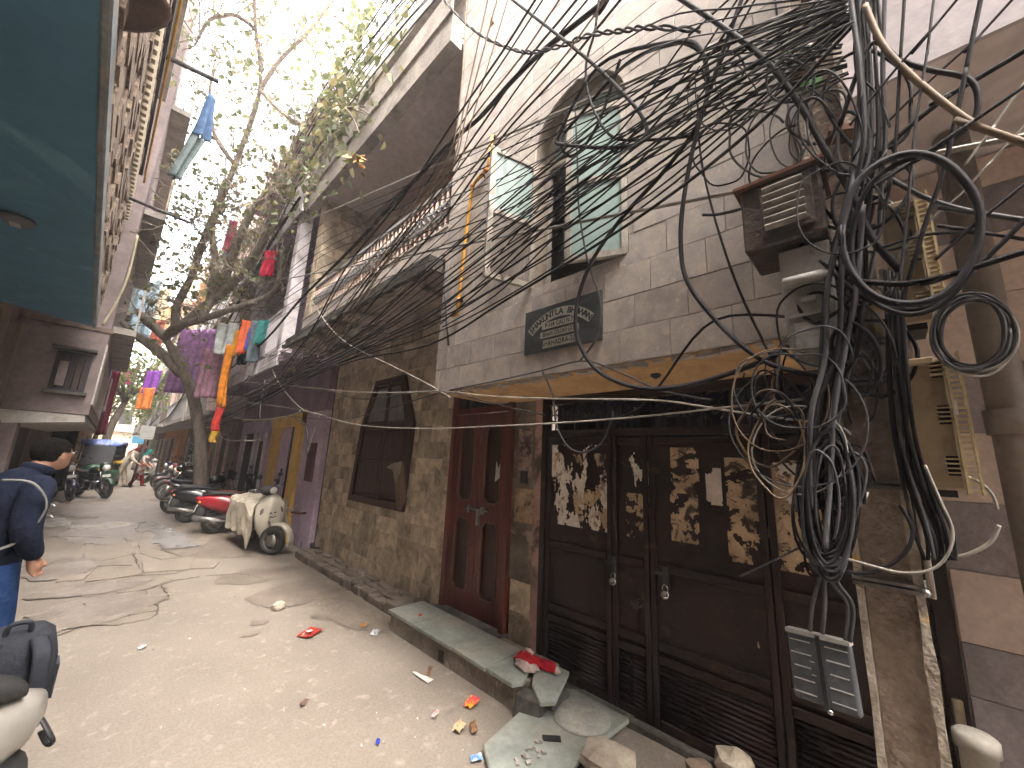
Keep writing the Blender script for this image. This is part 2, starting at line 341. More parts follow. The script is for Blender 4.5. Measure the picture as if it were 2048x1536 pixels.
# arched window: frame, fanlight, two opened casements
win=MB()
fr=2.17
def arch(r,zs=WB): return [(fr,WC+WH-r,zs)]+[(fr,WC+(WH-r)*math.cos(math.pi*i/14),WS+(WA-r)*math.sin(math.pi*i/14)) for i in range(15)]+[(fr,WC-WH+r,zs)]
oa,ia=arch(.004),arch(.045)
n=len(oa)
for i in range(n-1):
    win.add([oa[i],oa[i+1],ia[i+1],ia[i]]+[Vector(q)+Vector((-.05,0,0)) for q in (oa[i],oa[i+1],ia[i+1],ia[i])],[(0,1,2,3),(4,7,6,5),(0,4,5,1),(2,6,7,3)])
win.box(fr-.05,fr,WC-WH+.045,WC+WH-.045,WS-.06,WS); win.box(fr-.05,fr,WC-WH+.045,WC+WH-.045,WB,WB+.035)
win.box(fr-.045,fr,WC-.02,WC+.02,WS,WS+WA-.045)
win_o=win.build('arched_window',alum,house)
MB().box(1.985,2.22,WC-WH-.02,WC+WH+.02,WB-.028,WB-.004).build('sill',M('marble_sill',(.52,.47,.42),(.4,.36,.32),.5),win_o)
fl=MB(); fp=[(fr-.02,WC+(WH-.05)*math.cos(math.pi*i/14),WS+(WA-.05)*math.sin(math.pi*i/14)) for i in range(15)]
fl.prism(fp,(.006,0,0)); fl.build('fanlight_pane',glass_f,win_o)
def casement(hy,hx,ex,ey,zb,zt,gap_lower,label):
    "hinged sash from hinge (hx,hy) to free edge (ex,ey)"
    d=Vector((ex-hx,ey-hy,0)); w_=d.length; d.normalize(); nn=Vector((-d.y,d.x,0)); z_=Vector((0,0,1))
    rot=Matrix((d,nn,z_)).transposed(); P0=Vector((hx,hy,0))
    def bx(m,u0,u1,z0,z1,t): m.obox(P0+d*(u0+u1)/2+z_*(z0+z1)/2,(u1-u0,t,z1-z0),rot)
    f=MB(); mid=zb+(zt-zb)*.50
    bx(f,0,.04,zb,zt,.034); bx(f,w_-.04,w_,zb,zt,.034); bx(f,.04,w_-.04,zb,zb+.04,.034); bx(f,.04,w_-.04,zt-.04,zt,.034); bx(f,.04,w_-.04,mid-.02,mid+.02,.03)
    fo=f.build('casement',alum,house); fo['label']=label
    g=MB(); bx(g,.04,w_-.04,mid+.02,zt-.04,.006); g.build('pane',glass_f,fo)
    if not gap_lower:
        g=MB(); bx(g,.04,w_-.04,zb+.04,mid-.02,.006); g.build('pane',glass_f,fo)
    h=MB(); c=P0+d*(w_-.03)+z_*mid
    h.tube([c-nn*.02+z_*.04,c-nn*.06+z_*.04,c-nn*.07-z_*.02,c-nn*.06-z_*.1],.007,6); h.build('stay_handle',black,fo)
casement(1.80,2.0,1.62,1.93,2.93,4.0,True,'left casement swung wide open, its lower pane missing')
casement(1.02,2.0,1.84,1.385,2.93,4.07,False,'right casement standing ajar with two frosted panes')
# --- balcony
BY0,BY1=2.952,7.2
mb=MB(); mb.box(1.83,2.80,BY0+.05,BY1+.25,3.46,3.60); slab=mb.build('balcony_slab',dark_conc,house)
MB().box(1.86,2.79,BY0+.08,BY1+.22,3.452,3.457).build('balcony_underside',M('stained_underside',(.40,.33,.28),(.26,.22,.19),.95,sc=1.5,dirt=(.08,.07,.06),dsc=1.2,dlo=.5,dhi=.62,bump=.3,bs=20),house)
mb=MB()                                                     # crumbling drip edge
k=BY0+.05
while k<BY1+.25:
    l=ru(.06,.2); mb.obox((1.825,k+l/2,3.47+ru(-.01,.01)),(.05,l,ru(.05,.10)),(ru(-.1,.1),ru(-.15,.15),ru(-.1,.1))); k+=l
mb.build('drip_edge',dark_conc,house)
mb=MB(); mb.box(XO+.003,XO+.12,BY0,BY1,3.60,3.95); par=mb.build('balcony_parapet',grout,house)
y=BY0
while y<BY1-.01: tile(par,XO,y,min(y+.3,BY1),3.602,3.775,marble); tile(par,XO,y,min(y+.3,BY1),3.775,3.948,marble); y+=.3
MB().box(XO-.03,XO+.14,BY0,BY1,3.95,3.97).build('parapet_coping',M('coping_stone',(.5,.45,.4),(.36,.32,.28),.7),house)
rail=MB(); rail.box(XO+.02,XO+.07,BY0,BY1-.25,4.50,4.54); rail.box(XO+.015,XO+.075,BY0,BY1-.25,4.17,4.20); rail.box(XO+.015,XO+.075,BY0,BY1-.25,4.29,4.32)
rail_o=rail.build('railing',M('grey_rail_paint',(.30,.31,.32),(.2,.2,.21),.6),house)
bal=MB(); bal.tube([(0,0,0),(0,0,.06),(0,0,.12),(0,0,.42),(0,0,.48),(0,0,.53)],[.014,.014,.019,.019,.014,.014],8)
bal_me=bal.mesh('baluster',M('pink_white_baluster_paint',(.68,.54,.47),(.5,.39,.34),.7,rnd=.12))
y=BY0+.05
while y<BY1-.27:
    o=link('baluster',bal_me,rail_o); o.location=(XO+.045,y,3.97); y+=.098
orn=MB()
orn.tube([(0,.04*math.cos(a),.04*math.sin(a)) for a in [2*math.pi*i/12 for i in range(12)]],.006,5,closed=True)
orn_me=orn.mesh('scroll',MATS['grey_rail_paint'])
y=BY0+.1
while y<BY1-.27:
    o=link('scroll',orn_me,rail_o); o.location=(XO+.012,y,4.245); y+=.098
# balcony back wall, end pier, upper slab
bw=MB(); bw.box(2.80,3.0,BY0,BY1+.3,3.60,6.3)
bw_o=bw.build('balcony_back_wall',M('balcony_wall_paint',(.30,.22,.19),(.22,.16,.14),.9,sc=2,dirt=(.1,.08,.07),dsc=1.5),house)
MB().box(2.775,2.798,3.3,4.25,3.62,5.75).build('balcony_door',redwood,house)
MB().box(2.775,2.798,5.0,6.1,4.5,5.6).build('balcony_window',void,house)
for yy in (4.98,6.12,5.55): MB().box(2.76,2.80,yy-.03,yy+.03,4.45,5.65).build('window_bar',alum,house)
pier=MB(); pier.box(XO+.003,2.78,6.95,BY1,3.971,6.25); pier_o=pier.build('end_pier',grout,house)
z=3.972
while z<6.2:
    tile(pier_o,XO+.0,6.95,BY1,z,z+.2,marble2,th=.012)
    for i in range(3):     # tiles on the pier face that looks at the camera
        o=link('tile',tile_mesh[(.25,.2,marble2.name,.012)],pier_o); o.rotation_euler=(0,0,R_(90)); o.location=(XO+.13+i*.252,6.948,z+.1)
    z+=.2
us=MB(); us.box(1.80,3.0,BY0,BY1+.1,6.31,6.5); us.box(1.80,1.95,BY0,BY1+.1,6.12,6.309); us_o=us.build('upper_slab',concrete,house)
MB().box(1.951,2.79,BY0+.01,BY1+.08,6.300,6.305).build('upper_underside',soffit_mauve,house)
MB().box(1.953,2.2,BY0+.01,BY1+.08,6.24,6.298).build('upper_beam',soffit_mauve,house)
tp=MB(); tp.box(2.02,3.2,BY0,BY1+.1,6.5,8.9); tp.box(1.78,2.02,BY0+.0,BY1+.1,7.1,7.22); tp.build('top_storey',plaster_g,house)
M('cream_plaster',(.5,.44,.34),(.38,.33,.25),.9,dirt=(.14,.12,.1),dsc=2)
MB().box(1.801,2.05,6.6,7.0,6.505,8.3).build('top_pier',MATS['cream_plaster'],house); MB().box(1.801,2.05,4.6,4.9,6.505,7.09).build('top_pier',MATS['cream_plaster'],house)
pt=MB(); pt.box(1.77,1.8,BY0,BY1+.1,6.5,6.85); pt.build('top_parapet',concrete,house)
# --- ground floor wall
gw=MB(); gw.box(XW+.022,3.2,3.60,7.3,-.1,3.45); gw.box(XW+.022,3.2,2.28,2.64,-.1,2.243); gw.box(XW+.022,3.2,2.953,3.60,2.42,3.45); gw.box(XW+.1,3.2,2.64,2.953,2.42,ZB-.01)
gw_o=gw.build('ground_floor_wall',grout,house)
row=0; z=.06
while z<3.4:
    z1=min(z+.2,3.44); y=3.60-(row%2)*.13
    wd=.3 if z>.95 else (.22,.19,.26)[row%3]
    while y<7.28:
        a,b=max(y,3.60),min(y+wd,7.3); y+=wd
        if b-a<.03: continue
        if z>=1.15 and z1<=2.05 and a>4.62 and b<5.95: continue
        tile(gw_o,XW+.022,a,b,z,z1,marble2,tilt=.008)
    z=z1; row+=1
y=2.953
for z in (2.43,2.63,2.83,3.03,3.23): 
    for k in range(3): tile(gw_o,XW+.022,2.953+k*.215,2.953+(k+1)*.215,z,z+.2,marble2,tilt=.006)
# pillar between door and gate: bare render with a few tiles left at the foot and poster remains
MB().box(XW+.0,XW+.0215,2.33,2.64,.62,2.24).build('pillar_render',M('patchy_render',(.20,.165,.13),(.09,.075,.06),.95,sc=4,dirt=(.33,.25,.2),dsc=2.5,dlo=.55,dhi=.62,bump=.4,bs=18),house)
for z,h in ((.1,.26),(.36,.26)): tile(gw_o,XW+.022,2.34,2.62,z,z+h,marble2)
MB().box(XW-.05,XW+.1,2.25,2.33,.02,2.24).build('gate_jamb',M('pink_jamb_paint',(.40,.25,.21),(.25,.15,.12),.85,sc=3,dirt=(.08,.06,.05),dsc=1.4,dlo=.52,dhi=.6),house)
pp=MB(); pp.box(XW-.003,XW-.001,2.40,2.58,1.52,1.98); pp.build('poster',M('faded_handbill',(.33,.25,.2),(.22,.12,.1),.9,sc=7,dirt=(.08,.07,.09),dsc=9,dlo=.5,dhi=.6),house)
MB().lathe([(.0,0),(.07,0),(.075,.002)],(XW-.004,2.49,1.78),(0,R_(-90),0),18).build('poster_disc',M('handbill_emblem',(.12,.07,.08),(.3,.2,.17),.9,sc=30,lo=.5,hi=.55),house)
MB().box(XW-.003,XW-.001,2.37,2.6,1.12,1.42).build('poster',M('torn_buff_paper',(.42,.30,.19),(.25,.17,.11),.9,sc=9,dirt=(.1,.08,.06),dsc=8,dlo=.55,dhi=.62),house)
MB().box(XW-.015,XW+.0,2.45,2.53,1.47,1.58).build('switch_box',black,house)
# little torn notices on the wall
for (px,py,w_,h_) in ((875,955,.13,.2),(862,990,.12,.16),(890,935,.1,.18),(880,998,.09,.16),(848,968,.1,.06),(893,975,.12,.07),(680,945,.1,.16),(690,905,.05,.1)):
    p=U(px,py,X=XW-.002); m=MB(); m.prism([(p.x,p.y+ru(-.6,-.4)*w_,p.z-h_/2),(p.x,p.y+ru(.35,.6)*w_,p.z-h_/2*ru(.6,1.1)),(p.x,p.y+w_*ru(.3,.6),p.z+h_/2),(p.x,p.y-w_*ru(.1,.3),p.z+h_*.4),(p.x,p.y-w_*.5,p.z+h_*.1)],(-.002,0,0))
    m.build('torn_notice',M('torn_notice_paper',(.43,.38,.32),(.25,.21,.18),.9,sc=25,dirt=(.35,.06,.05),dsc=8,dlo=.62,dhi=.66,rnd=.3),house)
# red pocket writing on the wall beside the notices
# --- hexagonal ground floor window
pts=[(6.12,.98),(4.52,.98),(4.45,2.10),(4.80,2.80),(5.64,2.80),(5.98,2.10)]
hexw=MB(); cyy,czz=5.25,1.9
inner=[(cyy+(y-cyy)*.87,czz+(z-czz)*.90) for y,z in pts]
for i in range(6):
    a,b,c,d=pts[i],pts[(i+1)%6],inner[(i+1)%6],inner[i]
    q=[(XW-.045,*a),(XW-.045,*b),(XW-.045,*c),(XW-.045,*d)]; hexw.prism(q,(.05,0,0))
hexw.box(XW-.04,XW,4.55,5.92,2.05,2.14); hexw.box(XW-.036,XW,5.19,5.27,1.05,2.05); hexw.box(XW-.036,XW,5.19,5.25,2.14,2.72)
hex_o=hexw.build('shuttered_window',darkwood,house)
MB().prism([(XW-.012,y,z) for y,z in inner],(.01,0,0)).build('shutter_board',M('shutter_board_wood',(.05,.022,.017),(.028,.013,.01),.6,sc=5,stretch=(3,3,.5)),hex_o)
for ya,yb in ((4.66,5.17),(5.29,5.86)):
    for za,zb in ((1.12,1.55),(1.6,2.0)): MB().box(XW-.028,XW-.013,ya,yb,za,zb).build('shutter_panel',darkwood,hex_o,bevel=.008)
MB().prism([(XW-.02,4.72,2.17),(XW-.02,5.17,2.17),(XW-.02,5.17,2.66),(XW-.02,4.93,2.66)],(.006,0,0)).build('pane',M('dusty_glass',(.10,.10,.10),(.16,.15,.14),.3,sc=3),hex_o)
MB().prism([(XW-.02,5.27,2.17),(XW-.02,5.80,2.17),(XW-.02,5.55,2.66),(XW-.02,5.27,2.66)],(.006,0,0)).build('pane',MATS['dusty_glass'],hex_o)
st_=[U(788,930,X=2.69),U(806,926,X=2.69),U(812,1000,X=2.69),U(800,1022,X=2.69),U(792,1015,X=2.69)]
MB().prism(st_,(.015,0,0)).build('wooden_paddle',M('bare_wood',(.16,.10,.065),(.11,.07,.045),.8),hex_o)
MB().prism([U(772,935,X=2.685),U(782,928,X=2.685),U(803,922,X=2.685),U(800,945,X=2.685),U(790,968,X=2.685),U(785,940,X=2.685)],(.01,0,0)).build('pale_rag',M('pale_rag',(.30,.25,.19),(.2,.165,.13),.95),hex_o)
# --- double door in two panelled leaves
fr_=MB(); fr_.box(2.70,2.80,3.54,3.60,.16,2.42); fr_.box(2.70,2.80,2.64,2.70,.16,2.42); fr_.box(2.70,2.80,2.70,3.54,2.36,2.42); fr_.box(2.70,2.80,2.70,3.54,2.16,2.22); fr_.build('door_frame',redwood,house)
MB().box(2.76,2.78,2.70,3.54,2.22,2.36).build('transom',black,house)
for k in range(8): MB().tube([(2.74,2.76+k*.105,2.22),(2.74,2.76+k*.105,2.36)],.006,5).build('transom_bar',black,house)
MB().box(2.62,2.84,2.62,3.62,.0,.16).build('threshold',dark_conc,house,bevel=.01)
lm=MB()
def octa(m,y0,y1,z0,z1,x,th,ch):
    return [(x,y0+ch,z0),(x,y1-ch,z0),(x,y1,z0+ch),(x,y1,z1-ch),(x,y1-ch,z1),(x,y0+ch,z1),(x,y0,z1-ch),(x,y0,z0+ch)]
for k,(ya,yb) in enumerate(((2.705,3.115),(3.125,3.535))):
    d=MB(); X0=2.735
    zs=[.17,.36,1.06,1.24,2.02,2.155]
    # stiles and rails round two eight-sided panels
    for (z0,z1) in ((.36,1.06),(1.24,2.02)):
        o8=octa(d,ya+.085,yb-.085,z0,z1,X0,0,.055); rect=[(X0,ya,z0),(X0,yb,z0),(X0,yb,z1),(X0,ya,z1)]
        # ring between rectangle and octagon
        ring=[(0,[0,1]),(1,[2,3]),(2,[4,5]),(3,[6,7])]
        R4=rect; O=o8
        def q(*p_): d.prism(p_,(.04,0,0))
        q(R4[0],R4[1],O[1],O[0]); q(R4[1],O[2],O[1]); q(R4[1],R4[2],O[3],O[2]); q(R4[2],O[4],O[3]); q(R4[2],R4[3],O[5],O[4]); q(R4[3],O[6],O[5]); q(R4[3],R4[0],O[7],O[6]); q(R4[0],O[0],O[7])
    d.box(X0,X0+.04,ya,yb,.17,.36); d.box(X0,X0+.04,ya,yb,1.06,1.24); d.box(X0,X0+.04,ya,yb,2.02,2.155)
    do=d.build('door_leaf',redwood,house)
    for (z0,z1) in ((.36,1.06),(1.24,2.02)):
        MB().prism([(X0+.025,*q_[1:]) for q_ in octa(None,ya+.08,yb-.08,z0-.005,z1+.005,0,0,.055)],(.01,0,0)).build('door_panel',darkwood,do)
        o8=octa(None,ya+.085,yb-.085,z0,z1,X0-.006,0,.055); MB().tube(o8,.009,5,closed=True,smooth=False).build('panel_moulding',M('dusty_moulding',(.16,.08,.06),(.09,.04,.03),.7),do)
m=MB(); m.tube([(2.715,2.93,1.17),(2.715,3.27,1.165)],.011,7); m.box(2.70,2.733,3.0,3.03,1.13,1.2); m.box(2.70,2.733,3.2,3.23,1.13,1.2); m.box(2.698,2.72,3.05,3.09,1.02,1.17)
m.build('bolt',steel,house)
m=MB(); m.prism([(2.734,2.80,1.5),(2.734,2.87,1.46),(2.734,2.86,1.66),(2.734,2.83,1.58),(2.734,2.79,1.68)],(-.003,0,0)); m.build('paper_scrap',M('paper_white',(.6,.57,.53),(.45,.42,.38),.9),house)
# --- engraved name board
plq=thing('name_board','dark stone name board lettered SHAKUNTLA BHAWAN below the arched window','sign',(1.985,1.51,2.41))
MB().box(1.962,1.981,1.19,1.825,2.41,2.735).build('board',M('green_black_stone',(.035,.045,.05),(.06,.07,.072),.35,sc=5,stretch=(1,1,4),dirt=(.10,.11,.105),dsc=8,dlo=.62,dhi=.75),plq)
letter_m=M('letter_strip',(.43,.42,.37),(.33,.32,.28),.6); ink=M('letter_ink',(.03,.035,.04),rough=.6)
def strip(name,pts): MB().prism([(1.9605,y,z) for y,z in pts],(-.0025,0,0)).build(name,letter_m,plq)
def text(s,y,z,size,rot=0,sx=1.):
    cu=bpy.data.curves.new('lettering','FONT'); cu.body=s; cu.size=size; cu.align_x='CENTER'; cu.align_y='CENTER'; cu.extrude=.0008; cu.space_character=1.08; cu.offset=.0014 if len(s)==1 else .0005
    t=bpy.data.objects.new('lettering',cu); C.objects.link(t)
    me=bpy.data.meshes.new_from_object(t); bpy.data.objects.remove(t); me.name='lettering'; me.materials.clear(); me.materials.append(ink)
    o=link('lettering',me,plq)
    # text x -> -Y, text y -> +Z, normal -> -X
    o.matrix_basis=Matrix.Translation((1.9570,y,z))@Matrix(((0,0,-1,0),(-1,0,0,0),(0,1,0,0),(0,0,0,1)))@Matrix.Rotation(rot,4,'Z')@Matrix.Diagonal((sx,1,1,1))
    return o
yc=1.515
ac=Vector((yc,2.308)); r0,r1=.33,.393; A0=45
arc=[(ac.x+r*math.sin(R_(a)),ac.y+r*math.cos(R_(a))) for r,seq in ((r1,range(-A0,A0+1,5)),(r0,range(A0,-A0-1,-5))) for a in seq]
av=[(1.9605,y,z) for y,z in arc]; nn_=len(av)//2
m=MB()
for i in range(nn_-1): m.prism([av[i],av[i+1],av[2*nn_-2-i],av[2*nn_-1-i]],(-.0025,0,0))
m.build('letter_strip',letter_m,plq)
s_='SHAKUNTLA BHAWAN'
for i,ch in enumerate(s_):
    if ch==' ': continue
    a=R_(-A0+3.5+(2*A0-7)*i/(len(s_)-1)); rm=(r0+r1)/2
    text(ch,ac.x-rm*math.sin(a),ac.y+rm*math.cos(a),.058,-a)
for tx,z,h,wd in (('P-164 GALI N.7',2.592,.046,.29),('BEHARI COLONY EXT.',2.528,.044,.32),('SHAHADRA-32',2.46,.056,.27)):
    strip('letter_strip',[(yc-wd/2,z-h/2),(yc+wd/2,z-h/2),(yc+wd/2,z+h/2),(yc-wd/2,z+h/2)])
    text(tx,yc,z,h*.93,0,{14:.78,18:.62,11:.76}[len(tx)])
# --- yellow gas pipe on the wall
gp=thing('gas_pipe','bent yellow gas pipe running up the tiled wall beside the open casement','pipe',(1.95,2.66,2.85))
P_=[U(905,632,X=1.95),U(915,628,X=1.95),U(917,600,X=1.95),U(933,460,X=1.95),U(945,372,X=1.95),U(955,358,X=1.95),U(972,340,X=1.95),U(978,325,X=1.95),U(985,272,X=1.95)]
MB().tube(P_,.016,8).build('pipe_run',yellow,gp)
for i in (2,4,6): MB().ell(P_[i],.024).build('elbow',M('orange_fitting_paint',(.55,.22,.04),(.4,.16,.03),.6),gp)
for px,py in ((917,600),(932,470),(985,275)):
    q=U(px,py,X=1.95); MB().box(1.948,1.984,q.y-.03,q.y+.03,q.z-.012,q.z+.012).build('clip',black,gp)
q=U(960,350,X=1.94); MB().tube([q,q+Vector((0,-.06,-.02)),q+Vector((0,-.07,-.07))],.008,6).build('valve_handle',M('rust',(.12,.045,.02),(.07,.03,.02),.9),gp)
# --- grey conduit at the corner
tag(MB().tube([U(897,690,X=1.93),U(893,640,X=1.95),U(890,600,X=1.95),U(891,545,X=1.95)],.011,6).build('conduit',cable_g),'thin grey conduit on the corner of the upper room','conduit')
# ---------------------------------------------------------------- steel gate under the upper room
gate=thing('steel_gate','dark brown sheet steel gate with lattice top, ribbed foot and torn posters','gate',(2.75,1.25,0))
fm=MB(); fm.box(2.70,2.78,2.20,2.25,.03,2.243); fm.box(2.70,2.78,Y0-.3,Y0-.24,.03,2.243); fm.box(2.70,2.78,Y0-.24,2.20,2.18,2.243); fm.box(2.71,2.77,Y0-.24,2.20,1.89,1.95)
fm.build('gate_frame',gatepaint,gate)
leaves=[(1.565,2.195),(1.275,1.56),(.56,1.27),(-.05,.555)]
rib=MB(); rib.tube([(0,0,0),(0,1,0)],.012,6); rib_me=rib.mesh('rib',gatepaint)
for ya,yb in leaves:
    m=MB(); m.box(2.742,2.75,ya+.005,yb-.005,.06,1.885)
    for a,b in ((ya,ya+.04),(yb-.04,yb)): m.box(2.715,2.742,a+.003,b-.003,.05,1.888)
    for z in (.05,.42,.50,.98,1.83): m.box(2.718,2.742,ya+.042,yb-.042,z,z+.05)
    lf=m.build('gate_leaf',gatepaint,gate,bevel=.003)
    for k in range(11):
        o=link('rib',rib_me,lf); o.scale=(1,yb-ya-.09,1); o.location=(2.738,ya+.045,.118+k*.028)
MB().box(2.775,2.785,Y0-.24,2.2,.0,1.95).build('gap_light_blocker',black,gate)  # black sheet added behind the leaves to stop light through their gaps
# lattice panels of bent bars in front of the dark blue gap
MB().box(2.86,2.87,Y0-.24,2.2,1.9,2.24).build('backing_board',M('dark_blue_board',(.012,.018,.05),(.02,.025,.05),.7),gate)
sc_=MB()
for c in (-1,1): sc_.tube([(0,c*.026+.0,.0),(0,c*.026,.05),(0,c*.05,.07),(0,c*.055,.12),(0,c*.02,.15),(0,c*.02,.17),(0,c*.055,.20),(0,c*.03,.228)],.0075,5)
sc_.tube([(0,.026*math.cos(a),.11+.03*math.sin(a)) for a in [2*math.pi*i/10 for i in range(10)]],.007,5,closed=True)
sc_me=sc_.mesh('scroll_bar',gatepaint); vb=MB().tube([(0,0,0),(0,0,.228)],.009,5).mesh('lattice_bar',gatepaint)
y=-.02; k=0
while y<2.19:
    if abs(y-1.27)<.06: MB().box(2.70,2.775,1.23,1.31,1.95,2.18).build('lattice_post',gatepaint,gate)
    else:
        o=link('scroll_bar' if k%2 else 'lattice_bar',sc_me if k%2 else vb,gate); o.matrix_parent_inverse=Matrix.Translation(-gate.location); o.location=(2.745,y,1.951)
    y+=.075; k+=1
# latches with padlocks
for px,py in ((1228,1160),(1332,1186)):
    p=U(px,py,X=2.70); m=MB(); m.box(2.695,2.717,p.y-.018,p.y+.018,p.z-.02,p.z+.16); m.box(2.69,2.72,p.y-.02,p.y+.07,p.z+.10,p.z+.125); m.build('latch',M('dark_iron',(.03,.028,.026),rough=.6),gate)
    m=MB(); m.lathe([(.0,-.012),(.026,-.012),(.03,0),(.026,.012),(.0,.012)],(2.685,p.y,p.z-.01),(0,R_(90),0),14); m.tube([(2.685,p.y-.016,p.z+.01),(2.685,p.y-.016,p.z+.04),(2.685,p.y,p.z+.055),(2.685,p.y+.016,p.z+.04),(2.685,p.y+.016,p.z+.01)],.005,6)
    m.build('padlock',chrome,gate)
# chalk scribble low on the gate
m=MB()
for k in range(5):
    p=U(1280+ru(-14,14),1215+ru(-14,14),X=2.7412); m.tube([(2.7412,p.y+ru(-.03,.03),p.z+ru(-.04,.04)) for _ in range(6)],.0022,4)
m.build('chalk_mark',M('chalk',(.2,.17,.15),rough=.9),gate)
# torn posters: ragged sheets, cut out cell by cell
paper_w=M('torn_white_poster',(.72,.67,.61),(.55,.49,.43),.9,sc=4,dirt=(.20,.14,.09),dsc=7,dlo=.57,dhi=.66)
paper_b=M('torn_buff_poster',(.50,.37,.24),(.30,.21,.13),.9,sc=6,dirt=(.05,.035,.025),dsc=9,dlo=.52,dhi=.60)
def torn(name,px0,py0,px1,py1,mat,seed,thr=0.,sc=7,vert=1.,x=2.740):
    a=U(px0,py0,X=x); b=U(px1,py1,X=x); c=U(px0,py1,X=x)
    ya,yb=sorted((a.y,b.y)); za,zb=min(b.z,c.z),a.z
    n=max(6,int((yb-ya)/.006)); k=max(6,int((zb-za)/.006)); m=MB(); idx={}
    def vid(i,j):
        if (i,j) not in idx:
            idx[(i,j)]=len(m.v); m.v.append((x-.002*abs(noise.noise((i*.1,j*.1,seed)))-.001,ya+(yb-ya)*i/n+.002*noise.noise((i*1.3,j*1.3,seed)),za+(zb-za)*j/k+.002*noise.noise((i*1.3,j*1.3,seed+9))))
        return idx[(i,j)]
    for i in range(n):
        for j in range(k):
            y=(yb-ya)*(i+.5)/n; z=(zb-za)*(j+.5)/k
            v=noise.noise((y*sc+seed*3.1,z*sc*vert,seed))+.5*noise.noise((y*sc*3+seed,z*sc*3*vert,seed*2))+.25*noise.noise((y*sc*8,z*sc*8*vert,seed))
            e=min(i,n-1-i)/n; 
            if v>thr+(.12 if e<.04 else 0): m.f.append((vid(i,j),vid(i+1,j),vid(i+1,j+1),vid(i,j+1))); m.sm.append(False)
    return stuff(m.build(name,mat,gate,fix=False))
torn('torn_poster',1100,890,1228,1045,paper_w,1.3,.06,9,.45)
torn('torn_poster',1110,905,1225,1040,paper_b,2.7,.22,9,.6,2.7385)
torn('torn_poster',1250,905,1302,990,paper_w,3.9,.2,9,.35)
torn('torn_poster',1252,985,1302,1072,paper_b,5.1,-.02,12,1)
torn('torn_poster',1340,895,1400,985,paper_b,7.3,-.25,8,2)
torn('torn_poster',1340,985,1400,1080,paper_b,8.1,-.18,12,1)
torn('torn_poster',1408,935,1446,1008,M('white_poster_patch',(.60,.54,.50),(.5,.44,.4),.9),9.2,-.22,8,.5,2.7375)
torn('torn_poster',1448,915,1530,1015,paper_b,10.4,-.25,9,1.6)
torn('torn_poster',1545,925,1605,1012,MATS['white_poster_patch'],11.6,-.05,7,.6)
torn('torn_poster',1452,1015,1620,1120,paper_b,12.8,-.2,9,1)
torn('torn_poster',1530,920,1660,1110,paper_b,13.9,-.1,7,1,2.7392)
torn('poster_scrap',1470,1220,1540,1290,paper_b,15.3,.42,10,.5)
torn('poster_scrap',1200,925,1228,962,M('printed_handbill',(.42,.33,.27),(.3,.1,.09),.9,sc=40,stretch=(1,1,3),dirt=(.15,.2,.25),dsc=9,dlo=.5,dhi=.55),17.7,-.5,6,1,2.737)
# ---------------------------------------------------------------- slate step by the door
step=thing('slate_step','raised doorstep of grey green slate slabs on a worn concrete base','step',(2.4,2.8,0))
m=MB()
zz=.15
m.prism([(2.215,3.72,-.05),(2.215,2.02,-.05),(2.72,2.02,-.05),(2.72,3.72,-.05)],(0,0,zz+.046)); base=m.build('step_base',M('worn_step_concrete',(.24,.205,.17),(.14,.12,.10),.95,sc=4,bump=.5,bs=30,dirt=(.38,.34,.29),dsc=5,dlo=.62,dhi=.7),step,bevel=.015,seg=2)
MB().box(2.205,2.216,2.83,2.89,.02,.10).build('drain_hole',black,step)
for ya,yb in ((3.74,3.30),(3.292,2.72),(2.712,2.30)):
    m=MB(); m.prism([(2.19+ru(-.01,.01),ya,zz),(2.19+ru(-.01,.01),yb,zz),(2.60,yb,zz),(2.60,ya,zz)],(0,0,.028)); m.build('slate_slab',slate,step,bevel=.004)
m=MB(); m.prism([(2.19,2.292,zz+.003),(2.185,2.02,zz+.003),(2.26,1.985,zz+.003),(2.40,2.06,zz+.003),(2.60,2.12,zz+.003),(2.60,2.292,zz+.003)],(0,0,.028)); m.build('slate_slab',slate,step,bevel=.004)['label']='slab with a broken corner'
m=MB(); m.prism([(2.31,1.95,zz-.015),(2.22,1.80,zz-.03),(2.30,1.74,zz-.03),(2.62,1.86,zz+.0),(2.62,2.08,zz+.0),(2.42,2.03,zz-.0)],(0,0,.028)); m.build('broken_slab',slate,step,bevel=.004)
m=MB(); m.obox((2.27,1.92,.05),(.16,.2,.16),(.1,.2,.4)); m.obox((2.45,1.9,.04),(.25,.2,.12),(.0,.1,.2)); m.build('rubble_fill',dark_conc,step,bevel=.02)
# paved drain cover with a round lid in front of the gate
cov=thing('drain_cover','stone drain cover with a pale round cement lid in front of the gate','drain cover',(2.4,1.5,0))
m=MB(); m.prism([U(965,1500,Z=.02),U(1040,1430,Z=.02),U(1130,1385,Z=.02),U(1200,1390,Z=.02),U(1270,1440,Z=.02),U(1195,1500,Z=.02),U(1130,1560,Z=.02),U(990,1600,Z=.02)],(0,0,.03)); m.build('cover_slab',slate,cov,bevel=.008)
p=U(1163,1434,Z=.05); m=MB(); 
m.lathe([(.0,.012),(.17,.012),(.185,.006),(.185,-.004)],(p.x,p.y,.052),n=30); m.build('round_lid',M('pale_cement',(.36,.345,.31),(.25,.25,.23),.9,sc=6,bump=.5,bs=40,dirt=(.2,.21,.19),dsc=4,dlo=.5,dhi=.7),cov)
p=U(1103,1478,Z=.05); MB().obox((p.x,p.y,.0535),(.05,.11,.004),(0,0,.75)).build('lifting_hole',black,cov)
p=U(1060,1510,Z=.05); m=MB()
